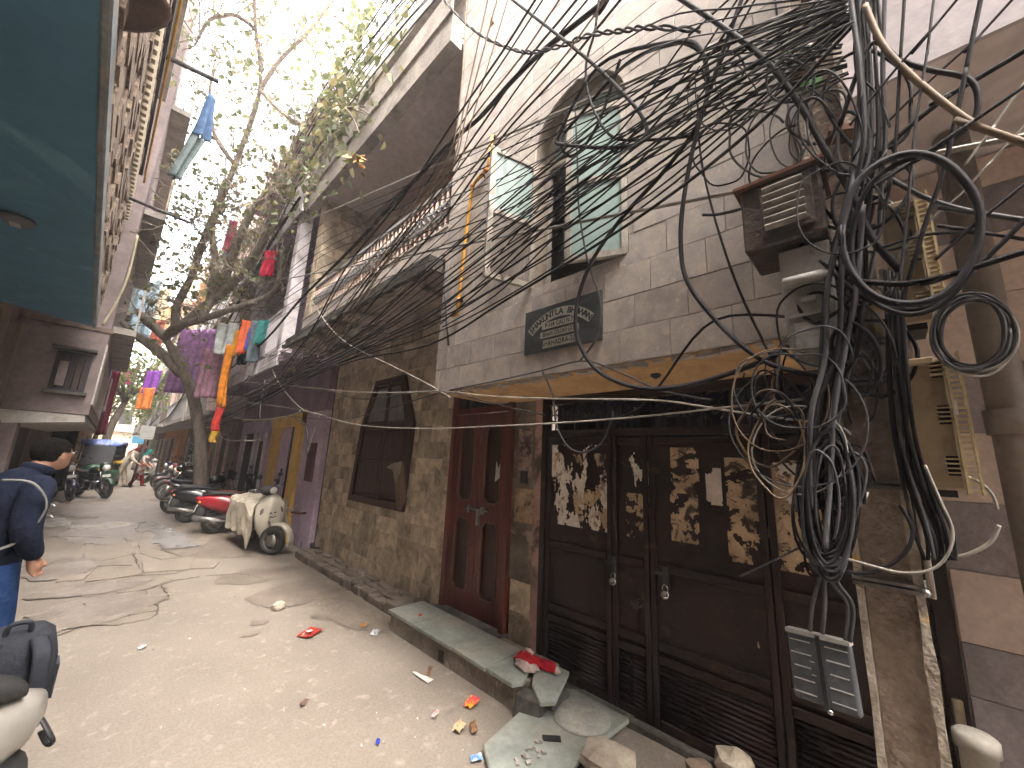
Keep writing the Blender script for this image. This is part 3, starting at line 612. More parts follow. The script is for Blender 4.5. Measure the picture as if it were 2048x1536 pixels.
for k in range(14): m.obox((p.x+ru(-.16,.16)*.75,p.y+ru(-.05,.05)+0,.06),(ru(.01,.04),ru(.01,.03),ru(.006,.015)),(ru(-.3,.3),ru(-.3,.3),ru(0,3)))
stuff(m.build('mortar_crumbs',concrete,cov))
def rock(name,c,r,label,cat,mat,seed,sq=(1,1,.7)):
    m=MB(); m.ell((0,0,0),1,n=9,h=6)
    vv=[]
    for x,y,z in m.v:
        d=Vector((x,y,z)); k=1+.33*noise.noise(d*1.3+Vector((seed,seed,0)))+.1*noise.noise(d*4+Vector((seed,0,0)))
        mx=max(abs(x),abs(y),abs(z)); k*=.75+.25/max(mx,.58)*.8
        vv.append((c[0]+x*k*r*sq[0],c[1]+y*k*r*sq[1],c[2]+z*k*r*sq[2]))
    m.v=vv; m.sm=[False]*len(m.f); return tag(m.build(name,mat),label,cat)
rock_m=M('rubble_stone',(.36,.31,.25),(.26,.22,.18),.95,bump=.4,bs=20)
p=U(557,1212,Z=.03); rock('stone',p,.065,'single beige stone lying in the road','stone',rock_m,1)
p=U(1215,1520,Z=.09); rock('rubble_block',p,.13,'flat broken stone at the bottom edge below the drain cover','stone',rock_m,4,(1.1,1.2,.5))
p=U(1470,1535,Z=.12); rock('rubble_block',p,.10,'pale rounded stone below the gate at the bottom edge','stone',M('pale_rubble_stone',(.46,.41,.33),(.35,.3,.24),.95,bump=.4,bs=20),7,(1,1,.9))
p=U(1400,1540,Z=.08); rock('rubble_block',p,.07,'small brown stone beside the pale rounded stone below the gate','stone',M('brown_rubble_stone',(.2,.15,.11),(.14,.1,.08),.95,bump=.4,bs=20),9)
# pit edge in front of the gate
tag(MB().prism([(2.70,1.25,-.03),(2.70,-.2,-.03),(2.2,-.2,-.03),(2.55,.9,-.03)],(0,0,.02)).build('gutter_bed',dark_conc),'dark damp gutter bed between the gate and the pole','gutter')
tag(MB().box(2.66,2.72,-.1,2.2,-.02,.05).build('gate_sill',dark_conc,bevel=.01),'dark concrete sill under the steel gate','sill')
# ---------------------------------------------------------------- neighbour on the right of the pole
nb=thing('neighbour_house','beige house with dark tile bands and jutting upper floor behind the pole','house',(2.75,-1.2,0))
nbw=M('beige_house_paint',(.60,.50,.45),(.53,.44,.39),.85,sc=1.5,bump=.08)
nbt=M('beige_tile',(.62,.50,.43),(.55,.44,.375),.5,sc=3,rnd=.08)
nbd=M('mauve_streaked_tile',(.29,.25,.255),(.21,.18,.185),.5,sc=5,stretch=(1,2,1.4),rnd=.1)
MB().box(2.77,3.2,-3.4,-.125,-.1,3.25).box(2.77,3.2,-.125,.17,2.245,3.25).build('wall',nbw,nb)
MB().box(2.755,2.9,-.122,Y0-.30,-.05,2.24).build('brown_tile_strip',M('brown_tile_strip',(.17,.115,.075),(.10,.07,.05),.6,sc=6,dirt=(.06,.045,.035),dsc=4),nb)
for k in range(12):
    z=.12+k*.19; MB().box(2.745,2.7545,-.118,-.035,z+.004,z+.186).build('strip_tile',MATS['brown_tile_strip'],nb)
rows=[(.76,.97,1),(.97,1.27,0),(1.27,1.57,1),(1.57,1.88,0),(1.88,2.2,1),(2.2,2.53,0),(2.53,2.83,0),(2.83,3.08,1),(3.08,3.24,0),(-.05,.76,1)]
for z0,z1,dk in rows:
    y=-.13; k=0
    while y>-3.3:
        w_=.22 if k==0 else .45; tile(nb,2.77,y-w_,y,z0,z1,nbd if dk else nbt,th=.015).matrix_parent_inverse=Matrix.Translation(-nb.location); y-=w_; k+=1
MB().box(1.97,3.0,-3.4,.17,3.26,3.40).build('upper_floor_slab',soffit_mauve,nb)
MB().box(1.95,1.969,-3.4,.17,3.25,6.6).build('upper_front_wall',M('lavender_marble_facing',(.42,.38,.41),(.33,.30,.33),.5,sc=2.2,stretch=(1,1,3),bump=.05),nb)
MB().box(1.97,2.4,.15,.169,3.41,6.6).build('upper_side_wall',MATS['lavender_marble_facing'],nb)
# rain pipe and pot in the corner
rp=thing('rain_pipe','thick brown rain pipe running down the neighbour wall at the right edge','pipe',(2.45,-.36,0))
pm=M('grey_brown_pipe_paint',(.16,.13,.105),(.12,.10,.08),.6,sc=3)
MB().tube([(2.5,-.36,z) for z in (-.05,1.,2.,3.25)],.058,14).build('pipe',pm,rp)
for z in (.3,1.9): MB().lathe([(.07,-.05),(.072,.05)],(2.5,-.36,z),n=14).build('pipe_collar',pm,rp)
st=thing('pipe_stub','short pale capped drain stub at the foot of the neighbour wall','pipe',(2.55,-.1,0))
p=U(1955,1500,X=2.45); MB().lathe([(.05,-.45),(.05,.0),(.062,.0),(.062,.045),(.05,.055),(.0,.055)],p,n=16).build('stub',M('pale_pvc',(.36,.34,.30),(.27,.25,.22),.6),st)
MB().tube([(2.6,-.085,.3),(2.6,-.085,.78)],.016,8).build('thin_pipe',M('old_brass_pipe',(.25,.19,.11),(.15,.11,.07),.6),st)
# ---------------------------------------------------------------- concrete pole
pole=thing('utility_pole','weathered concrete utility pole buried in cables, chipped white and yellow edges','utility pole',(1.92,.05,0))
pc=M('pole_concrete',(.36,.29,.24),(.25,.20,.165),.95,sc=3,stretch=(1,1,.5),bump=.7,bs=35,dirt=(.075,.06,.05),dsc=3,dlo=.52,dhi=.7,fine=.2)
pe=M('chipped_limewash',(.50,.45,.39),(.31,.26,.21),.95,sc=10,lo=.35,hi=.6,bump=.6,bs=40,dirt=(.66,.38,.03),dsc=2.4,dlo=.60,dhi=.66)
PY0,PY1=-.03,.135
m=MB(); m.box(1.875,1.96,PY0+.022,PY1-.022,-.1,5.4); m.build('shaft',pc,pole)
for a,b in ((PY0,PY0+.024),(PY1-.02,PY1)):
    m=MB(); secs=[]
    for i in range(70):
        z=-.1+5.5*i/69; j=.006*noise.noise((z*9,a*50,0)); k_=.004*noise.noise((z*14,a*50,4))
        secs.append([(1.848+k_,a+(j if a<.05 else 0),z),(1.848+k_,b-(j if a<.05 else -j),z),(1.97,b,z),(1.97,a,z)])
    m.loft(secs,smooth=False); m.build('flange',pe if a>.05 else pe,pole)
for z in (1.30,1.62,1.98,2.12):
    m=MB(); m.box(1.842,1.975,PY0-.008,PY1+.006,z,z+.012); m.box(1.842,1.975,PY0-.008,PY1+.006,z+.018,z+.028); m.build('strap',steel,pole)
    MB().lathe([(.012,-.02),(.012,.02)],(1.838,PY0+.0,z+.014),(0,R_(90),0),8).build('strap_bolt',steel,pole)
MB().tube([(1.84,PY0-.014,1.3),(1.84,PY0-.016,2.4)],.009,8).build('side_conduit',M('conduit_white',(.4,.36,.31),(.24,.2,.17),.7,sc=6,dirt=(.1,.08,.06),dsc=5),pole)
for y,z in ((.02,3.75),(.10,3.35),(.0,3.0)):
    MB().obox((1.82,y,z),(.07,.10,.03),(.2,.1,.3)).build('cross_iron',M('rust',(.12,.045,.02)),pole)
m=MB(); m.lathe([(.03,-.09),(.045,-.08),(.035,-.05),(.05,-.04),(.05,-.02),(.03,0),(.045,.02),(.03,.05),(.012,.06)],(1.80,.085,3.42),(.3,.1,0),14); m.build('insulator',M('brown_glazed_insulator',(.30,.2,.15),(.2,.12,.09),.3),pole)
MB().obox((1.80,.075,3.29),(.02,.07,.05),(.2,0,.3)).build('green_tag',M('green_tag',(.06,.2,.04),rough=.7),pole)
# --- boxes on the pole
bb=thing('louvred_box','rusty black louvred switch box fixed high on the pole','junction box',(1.7,.2,2.5))
rm=M('rusty_black_steel',(.022,.018,.017),(.045,.022,.014),.5,sc=7,dirt=(.10,.035,.015),dsc=8,dlo=.60,dhi=.72,bump=.25,bs=40)
m=MB(); m.box(1.585,1.84,.075,.325,2.49,2.755); m.build('case',rm,bb,bevel=.008)
m=MB(); m.prism([(1.565,.06,2.757),(1.565,.345,2.757),(1.85,.345,2.757),(1.85,.06,2.757)],(0,0,.012)); m.prism([(1.575,.10,2.77),(1.575,.26,2.77),(1.80,.26,2.80),(1.80,.10,2.80)],(0,0,.008)); m.build('lid',M('rust',(.12,.045,.02)),bb)
m=MB(); m.box(1.576,1.584,.10,.262,2.525,2.735); m.build('door_plate',rm,bb,bevel=.003)
for k in range(6):
    m=MB(); m.obox((1.566,.185,2.555+k*.031),(.022,.125,.007),(0,.7,0)); m.build('louvre',M('worn_louvre',(.26,.235,.21),(.14,.12,.10),.5,sc=14),bb)
gb=thing('meter_box','dirty grey meter box with a tube latch hanging below the louvred box','meter box',(1.7,.16,2.03))
gm=M('dirty_grey_plastic',(.30,.29,.275),(.22,.21,.2),.6,sc=5,dirt=(.06,.05,.045),dsc=5,dlo=.55,dhi=.68)
m=MB(); m.prism([(1.62,.075,2.05),(1.62,.205,2.05),(1.62,.225,2.12),(1.62,.225,2.47),(1.62,.075,2.47)],(.19,0,0)); m.build('case',gm,gb,bevel=.008,seg=2)
MB().tube([(1.60,.085,2.33),(1.60,.215,2.33)],.022,10).build('tube_latch',gm,gb)
m=MB(); m.box(1.607,1.619,.09,.21,2.20,2.21); m.box(1.60,1.619,.13,.17,2.25,2.27); m.build('hinge',gm,gb)
MB().box(1.612,1.6195,.10,.2,2.08,2.18).build('cover_plate',gm,gb,bevel=.004)
def dist_box(y0,y1,z0,z1,label):
    t=thing('distribution_box',label,'distribution box',(1.75,(y0+y1)/2,z0),group='distribution boxes')
    bm_=M('beige_plastic',(.46,.36,.23),(.36,.28,.18),.55,sc=4,dirt=(.16,.11,.07),dsc=4,dlo=.58,dhi=.75,fine=.08)
    MB().box(1.70,1.85,y0,y1,z0,z1).build('case',bm_,t,bevel=.008,seg=2)
    MB().box(1.685,1.852,y0+.02,y1+.006,z1-.018,z1+.004).build('cap',bm_,t,bevel=.004)
    yy=y0-.012
    m=MB(); m.box(1.672,1.70,yy-.016,yy-.011,z0-.01,z1+.01); m.box(1.668,1.70,yy+.010,yy+.016,z0-.01,z1+.01); m.build('comb_rail',M('yellowed_plastic',(.50,.41,.24),(.4,.32,.18),.5,sc=7),t)
    n=int((z1-z0)/.0165)
    for k in range(n): MB().box(1.674,1.690,yy-.011,yy+.010,z0+k*.0165,z0+k*.0165+.005).build('comb_tooth',MATS['yellowed_plastic'],t)
    for f in (.12,.5,.86):
        for k in range(4): MB().box(1.676,1.699,yy+.017,y0+.035,z0+(z1-z0)*f+k*.013,z0+(z1-z0)*f+k*.013+.004).build('cable_gland',MATS['yellowed_plastic'],t)
        MB().box(1.697,1.6995,yy+.02,y0+.032,z0+(z1-z0)*f-.006,z0+(z1-z0)*f+.05).build('port',black,t)
    m=MB(); m.box(1.71,1.84,y0+.02,y1-.02,z0-.02,z0); m.build('cable_port_tray',black,t)
dist_box(-.145,-.035,1.63,2.02,'lower beige cable distribution box with comb edge right of the pole')
dist_box(-.145,-.06,2.14,2.56,'upper beige distribution box half hidden by cables right of the pole')
MB_=MB(); MB_.prism([U(1908,800,X=1.66),U(1913,800,X=1.66),U(1918,830,X=1.66),U(1910,828,X=1.66)],(.004,0,0)); tag(MB_.build('paper_tag',M('paper_white',(.6,.57,.53))),'small white paper tag stuck to the lower distribution box','tag')
# --- dark slotted box hanging on its cables in front of the gate
hb=thing('hanging_box','dark grey slotted fibre box hanging by its cables left of the pole foot','cable box',(1.68,.23,.97))
hm=M('dark_grey_plastic',(.075,.08,.088),(.05,.053,.06),.5,sc=6,dirt=(.16,.15,.14),dsc=7,dlo=.6,dhi=.75)
Rh=Euler((R_(-4),R_(6),R_(-8))).to_matrix(); hc=Vector((1.68,.228,1.055))
m=MB(); m.obox(hc,(.034,.165,.185),Rh); m.build('case',hm,hb,bevel=.007,seg=2)
m=MB(); m.obox(hc+Rh@Vector((-.002,0,.096)),(.042,.168,.012),Rh); m.build('rim',M('pale_rim_plastic',(.32,.31,.3),(.2,.19,.18),.6),hb)
m=MB(); m.obox(hc+Rh@Vector((-.021,-.004,0)),(.008,.012,.2),Rh); m.build('strap',black,hb)
wm=M('white_slot_paint',(.5,.5,.48),(.3,.3,.3),.6)
for r_ in range(5):
    for y0,y1 in ((.02,.075),(-.075,-.018)):
        MB().obox(hc+Rh@Vector((-.0176,(y0+y1)/2,.072-r_*.036)),(.002,(y1-y0)*(1 if r_ not in (2,) else .8),.0028),Rh).build('slot',wm,hb)
for y0,zo in ((.012,.036),(-.012,.036),(.012,.0),(-.012,-.004)):
    MB().obox(hc+Rh@Vector((-.0176,y0+ .008,zo-.016)),(.002,.012,.0028),Rh).build('slot',wm,hb)
p=hc+Rh@Vector((-.02,-.01,-.10)); MB().ell(p,.008,n=8,h=6).build('drip_knob',chrome,hb)
# ---------------------------------------------------------------- cables
def smooth(pts,n=6):
    p=[Vector(q) for q in pts]; out=[]
    for i in range(len(p)-1):
        a=p[max(i-1,0)]; b=p[i]; c=p[i+1]; d=p[min(i+2,len(p)-1)]
        for k in range(n):
            t=k/n; out.append(.5*((2*b)+(c-a)*t+(2*a-5*b+4*c-d)*t*t+(3*b-a-3*c+d)*t**3))
    out.append(p[-1]); return out
def cable(px,X,r,mat,label,group=None,name='cable',n=6,sides=6,wob=.0):
    Xs=X if isinstance(X,(list,tuple)) else [X]*len(px)
    o_=ru(0,99)
    w=[U(a,b,X=x+wob*noise.noise((i*.8,o_,0))) for i,((a,b),x) in enumerate(zip(px,Xs))]
    out=lambda q:q[0]>2040 or q[1]<-5          # runs on beyond the view to the next pole
    if out(px[-1]): w.append(w[-1]+(w[-1]-w[-2]).normalized()*2.2)
    if out(px[0]): w.insert(0,w[0]+(w[0]-w[1]).normalized()*2.2)
    sp=smooth(w,n)
    return tag(MB().tube(sp,r[0] if isinstance(r,list) else r,sides).build(name,mat,fix=False),label,'cable',group)
ORD=['topmost ','second from top ','third from top ','fourth from top ','fifth from top ','sixth from top ','seventh from top ','eighth from top ','ninth from top ','tenth from top ','eleventh from top ','twelfth from top ','lowest ']
def fam(count,way,jit,Xr,rr,mats,label,group,sagj=0):
    "cables strung alike: way points in the photograph with per-point spread, each cable at its own distance"
    for i in range(count):
        t=(i+.5)/count*2-1; X=ru(*Xr); pts=[]; e=.85/count
        for (x,y),(jx,jy) in zip(way,jit):
            q=t+ru(-e,e); pts.append((x+jx*q*.85+ru(-3,3),y+jy*q*.85))
        cable(pts,X,rng.choice(rr),rng.choice(mats),ORD[i]+label,group)
K,Gy,Wh,Br=cable_k,cable_g,cable_w,cable_b
fam(13,[(1695,25),(1480,165),(1250,330),(1000,510),(850,615),(700,702),(600,748),(520,790),(430,836),(385,850)],[(10,35),(30,120),(20,150),(10,125),(10,90),(5,26),(5,16),(8,18),(5,12),(3,8)],(1.55,1.8),(.0045,.0055,.0065,.0075),(K,K,K,K),'black cable of those sloping from pole to lavender house','cables sloping across the house front')
fam(9,[(1690,120),(1450,180),(1300,235),(1000,375),(800,460),(640,520),(540,600),(460,700)],[(10,40),(20,80),(0,110),(0,120),(0,120),(0,95),(5,70),(5,50)],(1.6,1.75),(.0035,.0045,.005),(K,K,Gy),'thin cable of those strung flat across the arched window','cables across the arched window')
fam(10,[(850,-40),(770,60),(690,170),(610,300),(535,450),(470,590),(420,690),(390,760)],[(70,0),(52,10),(40,14),(26,16),(20,20),(22,20),(15,20),(6,10)],(1.55,1.7),(.006,.008,.010,.006),(K,K,K,Gy),'black cable of the steep bundle crossing balcony and tree','cables crossing the balcony')
fam(7,[(1180,-40),(1060,120),(960,260),(850,410),(730,560),(640,680),(560,770)],[(120,0),(90,20),(70,20),(55,30),(50,30),(30,25),(10,15)],(1.6,1.78),(.006,.007,.009),(K,K,Br),'dark cable of those dropping past the upper room corner','cables past the upper room corner')
fam(4,[(985,-20),(935,220),(905,330),(830,440),(770,520),(700,620),(640,700)],[(60,0),(20,10),(16,10),(14,12),(12,12),(10,12),(8,10)],(1.6,1.7),(.005,.007),(Br,Br,Br),'brown cable of those slanting before the balcony railing','brown cables at the balcony')
fam(7,[(1040,430),(1150,360),(1300,262),(1450,165),(1600,60),(1700,-30)],[(20,90),(20,100),(18,105),(15,95),(12,60),(10,40)],(1.58,1.72),(.0035,.0045,.0055),(K,K,K,Gy),'taut black cable of those rising to the pole top','cables rising to the pole top')
fam(4,[(880,640),(980,560),(1100,440),(1250,290),(1390,130),(1500,-20)],[(10,26),(10,40),(14,50),(16,60),(20,70),(40,0)],(1.6,1.72),(.005,.006),(K,),'black cable of those climbing steeply beside the arched window','cables climbing beside the window')
cable([(1230,-30),(1208,3),(1089,99),(1020,167),(959,236),(907,280),(830,360),(700,500),(600,600),(520,690),(430,760),(380,800)],1.72,[.02]*67,K,'thickest black cable bundle slanting from top centre down to the tree')
cable([(600,395),(540,490),(480,600),(430,690),(390,750),(340,830),(310,850)],1.62,.024,K,'heavy black cable sagging in front of the tree fork')
# twisted pair with dry leaves at the top
tw=[(880,-10),(905,20),(935,50),(975,78),(1030,100),(1065,104),(1120,92),(1180,70),(1240,62),(1300,55),(1400,60)]
for ph in (0,1):
    base=smooth([U(a,b,X=1.66) for a,b in tw],10); pts=[q+Vector((.012*math.cos(i*.9+ph*math.pi),0,.012*math.sin(i*.9+ph*math.pi))) for i,q in enumerate(base)]
    tag(MB().tube(pts,.007,6).build('cable',Gy if ph else MATS.get('black_cable'),fix=False),'twisted grey cable pair looping across the top of the tiled wall','cable','twisted cable pair')
# pale sagging lines in front of the door and gate
cable([(470,762),(600,773),(700,783),(800,785),(880,782),(980,792),(1100,797),(1300,800),(1400,812),(1480,825),(1560,836),(1640,846)],1.7,.0045,Wh,'upper pale sagging wire crossing in front of door and gate')
cable([(460,800),(600,820),(700,847),(830,857),(1000,852),(1200,840),(1350,826),(1450,815),(1610,798)],1.66,.0045,Wh,'lower pale sagging wire crossing in front of door and gate')
cable([(470,745),(600,776),(660,782),(720,798),(800,790),(880,780),(960,800),(1020,815),(1090,830)],1.72,.0045,Gy,'grey wire dipping past the soffit corner toward the gate')
cable([(625,605),(660,655),(700,690),(780,730),(850,765),(900,795)],1.72,.006,Wh,'pale wire dropping from the balcony rail to the soffit corner')
cable([(560,830),(640,838),(720,832),(800,810),(880,785),(1000,760),(1080,742),(1165,722),(1240,745),(1320,780),(1420,800)],1.74,.005,Gy,'grey wire hung along the lower edge of the upper room')
# big loops in front of the tiled wall
cable([(1490,-20),(1440,120),(1395,260),(1367,400),(1362,500),(1378,570),(1440,650),(1520,718),(1600,745),(1680,752)],1.62,.010,K,'long black loop hanging from the top, left of the louvred box')
cable([(1300,100),(1385,85),(1415,150),(1400,240),(1330,340),(1240,440),(1180,530),(1152,620),(1160,690),(1200,745),(1270,774),(1350,775),(1450,750),(1560,705),(1640,640)],1.64,.011,K,'thick black loop sweeping in front of the name board')
cable([(1000,-20),(1210,150),(1290,280),(1130,290),(1120,265),(1200,130),(1340,85),(1400,100)],1.66,.011,K,'black loop lying over the arch of the window')
cable([(1200,-20),(1190,60),(1172,130),(1180,200),(1220,270),(1290,280),(1400,270)],1.66,.008,K,'black cable curling down past the top of the arch')
cable([(1150,200),(1155,330),(1158,420),(1175,520),(1200,600),(1195,670),(1160,722)],1.72,.006,Gy,'grey wire hanging over the right casement and name board')
cable([(1240,120),(1195,250),(1150,310),(1125,300),(1128,270),(1160,230),(1250,130),(1330,90)],1.68,.010,K,'black loop caught over the left of the arch')
cable([(1085,742),(1105,790),(1113,850),(1135,892),(1165,905),(1200,890),(1220,850),(1225,822)],1.9,.006,Gy,'cut grey cable end hanging in a U in front of the gate')
cable([(1640,640),(1430,640),(1320,770),(1275,820),(1230,838)],1.8,.006,K,'black cable end slanting down over the gate lattice')
cable([(1405,430),(1440,428),(1500,410),(1560,360),(1620,345),(1660,340)],1.6,.006,K,'cut black cable end pointing left of the louvred box')
cable([(1395,190),(1400,300),(1425,420),(1470,560),(1530,690),(1570,760)],1.66,.005,K,'thin black wire dropping straight from the bundle to the grey box')
cable([(1350,-10),(1440,50),(1530,120),(1600,210),(1650,300),(1700,380),(1740,470),(1800,540)],1.6,.012,K,'thick black cable sweeping over the pole front')
# coil thrown over the distribution boxes
def ring(cx,cy,rx,ry,X,r,mat,label,group,a0=0,a1=360,tilt=0,nm='cable_coil',wob=.05):
    pts=[]; o_=ru(0,50); N=int(abs(a1-a0)/9)
    for i in range(N+1):
        a=R_(a0+(a1-a0)*i/N); k=1+wob*noise.noise((math.cos(a)*1.2+o_,math.sin(a)*1.2,o_)); x=rx*k*math.cos(a); y=ry*k*math.sin(a); t=R_(tilt)
        pts.append(U(cx+x*math.cos(t)-y*math.sin(t),cy+x*math.sin(t)+y*math.cos(t),X=X+.02*math.sin(a+o_)))
    return tag(MB().tube(pts,r,6).build(nm,mat,fix=False),label,'cable',group)
ring(1822,458,138,152,1.52,.0105,K,'big open black cable ring hanging right of the louvred box',None,-200,175,8)
ring(1830,470,128,160,1.55,.008,K,'second dark cable ring behind the big open ring',None,-230,130,14)
for i in range(15): ring(1950+ru(-12,12),670+ru(-8,8),76+ru(-7,7),74+ru(-7,7),1.63+ru(-.03,.03),.0032,rng.choice((Gy,Gy,Wh,K)),'turn of the neat grey cable coil at the right edge','grey coil at the right edge',ru(-180,0),ru(300,480),ru(-10,10))
for (cx,cy,rx,ry,mt) in ((1560,800,98,105,Br),(1600,900,95,90,Wh),(1600,850,140,120,Gy)): ring(cx,cy,rx,ry,1.58+ru(-.03,.03),.0028,mt,{'brown_cable':'rust brown wire loop left of the pole','pale_cable':'pale round wire loop in front of the gate posters','grey_cable':'wide grey wire loop left of the pole'}[mt.name],None,-60,ru(240,290),ru(-20,20))
lab='loose loop in the cable tangle wrapped round the pole'; gr='loops of the pole tangle'
for i in range(26):
    y=ru(200,800); x=1700+ru(-60,55); ring(x,y,ru(25,95),ru(40,110),ru(1.5,1.74),rng.choice((.003,.0035,.0045,.006)),rng.choice((K,K,K,K,Gy,Gy)),lab,gr,ru(-180,180),ru(180,330)+180,ru(-40,40),wob=.14)
for i in range(13): ring(ru(1440,1640),ru(130,330),ru(35,110),ru(35,90),ru(1.55,1.72),rng.choice((.003,.004,.005)),rng.choice((K,K,Gy)),'thin loose loop before the tiled wall left of the pole top','thin loops left of the pole top',ru(-180,180),ru(180,420),ru(-40,40),wob=.2)
for i in range(12): ring(ru(1540,1640),ru(690,900),ru(40,100),ru(40,90),ru(1.55,1.68),rng.choice((.003,.0035,.0045)),rng.choice((K,Gy,Gy,Br)),'thin wire loop left of the pole below the meter box','thin loops below the meter box',ru(-180,180),ru(180,420),ru(-30,30),wob=.2)
fam(9,[(1700,20),(1500,90),(1300,170),(1080,330),(900,480),(760,590),(640,670),(520,740)],[(10,40),(20,100),(10,150),(10,150),(10,120),(5,80),(5,50),(5,30)],(1.5,1.62),(.003,.004),(K,Gy),'thin wire of the sagging set from pole to laundry balcony','thin sagging wires')
lab='cable strand running down the face of the pole'; gr='strands down the pole'
for i in range(24):
    o1=ru(-1,1); pts=[(x+j*o1*.8+ru(-.35,.35)*j,y+ru(-20,20)) for x,y,j in ((1728,-40,34),(1735,120,32),(1738,280,32),(1718,430,44),(1695,560,44),(1683,690,42),(1658,820,34),(1650,940,34),(1658,ru(990,1110),34))][rng.choice((0,0,0,3,4)):]
    cable(pts,ru(1.55,1.78),rng.choice((.0035,.0045,.006,.008)),rng.choice((K,K,K,Gy,Gy,K)),lab,gr,wob=.05)
lab='long oval loop in the hank of spare cable beside the pole'; gr='hank of spare cable'
for i in range(26): ring(1655+ru(-14,14),1000+ru(-12,12),ru(28,62),ru(100,150),1.6+ru(-.06,.06),rng.choice((.0035,.004,.005)),rng.choice((K,K,Gy,Gy)),lab,gr,ru(-180,180),ru(200,540),ru(-8,8),wob=.12)
for i in range(12): ring(1690+ru(-20,20),950+ru(-20,20),ru(40,75),ru(50,85),1.62+ru(-.05,.05),.0035,rng.choice((Gy,Wh,K)),'round grey wire loop at the neck of the spare cable hank','loops at the hank neck',ru(-180,180),ru(180,500),ru(-20,20),wob=.2)
for i,(a,b) in enumerate(((1620,1262),(1645,1268),(1690,1280),(1700,1284))):
    cable([(1655+i*8,1050),(1640+i*10,1150),(a+5,1210),(a,b)],1.67,.006,Gy,'cable feeding down into the hanging slotted box','feeds of the hanging box')
cable([(1610,1110),(1640,1104),(1720,1125),(1800,1145),(1860,1140),(1895,1110),(1905,1060),(1880,1000),(1850,930)],1.6,.0038,Wh,'pale cable looped low round the pole foot')
cable([(1650,1120),(1700,1145),(1760,1140),(1810,1105),(1825,1060),(1800,1010)],1.62,.0055,K,'black cable looped low across the pole')
cable([(1480,1153),(1540,1125),(1600,1095),(1640,1075)],1.75,.004,Gy,'thin stiff wire sticking out left of the spare cable hank')
cable([(1840,1100),(1880,1112),(1930,1110),(1980,1085),(1998,1050)],1.75,.005,Wh,'white wire curving right at the pole foot')
cable([(1925,950),(1960,965),(1985,990),(1995,1020)],1.72,.004,Wh,'thin white wire leaving the lower distribution box')
for i in range(9):
    cable([(1770+i*4,560+ru(-30,60)),(1785+i*4+ru(-6,6),800),(1800+i*5+ru(-10,10),930),(1830+i*8+ru(-12,12),1060),(1850+i*7+ru(-14,14),1120)],1.69+ru(-.01,.0),.0045,rng.choice((K,K,Gy)),'dark cable running down past the distribution boxes','cables by the distribution boxes',wob=.02)
# cables leaving to the right
for pts,r,mt,lb in (([(1690,400),(1780,290),(1900,190),(2060,95)],.010,K,'thick black cable rising to the right edge above the ring'),
 ([(1680,250),(1740,90),(1800,120),(1860,140),(1930,155),(1955,190),(1940,250),(1850,310),(1740,370)],.010,K,'black cable hooking round at the top right'),
 ([(1730,10),(1760,80),(1800,130),(1880,200),(1960,255),(2060,290)],.012,Br,'ochre brown hose drooping to the right edge'),
 ([(1965,-20),(1930,150),(1890,330),(1850,450),(1800,620)],.008,K,'dark cable dropping straight through the big ring'),
 ([(1720,300),(1840,180),(1960,70),(2060,-40)],.005,K,'thin taut cable to the upper right corner'),
 ([(1700,250),(1790,140),(1880,40),(1930,-20)],.005,K,'second thin taut cable to the top right'),
 ([(1720,390),(1830,320),(1950,240),(2060,165)],.007,K,'cable climbing right behind the thick one'),
 ([(1760,345),(1850,395),(1950,425),(2060,442)],.009,Gy,'grey cable bowing right below the ring'),
 ([(1700,560),(1800,568),(1900,550),(2060,500)],.011,K,'thick black cable bowing to the right edge under the ring'),
 ([(1640,520),(1720,590),(1800,620),(1880,605),(1950,540),(2060,430)],.009,K,'black cable slung under the ring to the right'),
 ([(1750,500),(1850,470),(1960,465),(2060,480)],.006,K,'flat black cable crossing right at ring height'),
 ([(1870,520),(1960,440),(2060,360)],.006,K,'short black cable to the right edge beside the ring'),
 ([(1930,330),(1990,250),(2060,150)],.005,Wh,'pale taut wire at the right edge above the coil'),
 ([(1790,520),(1850,450),(1920,390),(1985,320),(2060,240)],.004,Wh,'pale wire slanting through the ring'),
 ([(1810,-20),(1800,130),(1790,300),(1770,420)],.006,K,'vertical dark cable right of the pole top'),
 ([(1770,-20),(1765,140),(1770,280),(1760,420)],.008,Gy,'grey vertical cable close to the pole top'),
 ([(1870,-20),(1855,100),(1830,260),(1815,420),(1800,560)],.005,Gy,'grey wire dropping left of the ring')):
    cable(pts,1.6+ru(-.06,.04),r*.78,mt,lb)
# fringe of wires by the purple house
fam(7,[(760,655),(640,715),(560,735),(500,770),(440,815),(400,850)],[(40,30),(20,30),(20,40),(20,40),(15,40),(5,30)],(1.7,1.8),(.005,.006),(K,Gy,Wh),'wire of those fanning out at the lavender house balcony','wires at the purple house')
for pts in ([(500,770),(490,790),(505,810),(525,800),(540,760)],[(545,740),(560,770),(600,815),(640,830)],[(440,820),(470,835),(500,840),(540,838),(580,832),(600,822)],[(590,835),(610,850),(615,880),(612,905)],[(640,830),(625,870),(615,905)],[(530,760),(520,820),(522,845)],[(500,750),(475,780),(440,800),(400,800),(380,760)],[(400,760),(385,800),(400,830),(440,840)],[(365,745),(350,800),(330,840),(310,850)],[(375,740),(372,800),(385,850),(420,855)],[(420,860),(450,878),(480,882),(520,880)],[(300,800),(330,850),(360,858),(400,848)],[(240,640),(255,620),(300,610),(350,590),(420,540),(500,470),(600,430)],[(270,590),(340,560),(420,530),(520,470),(620,400)]):
    cable(pts,1.75,.009,rng.choice((Wh,Wh,Gy)),'loose grey wire loop hanging before the tree and purple house','loose loops by the tree')
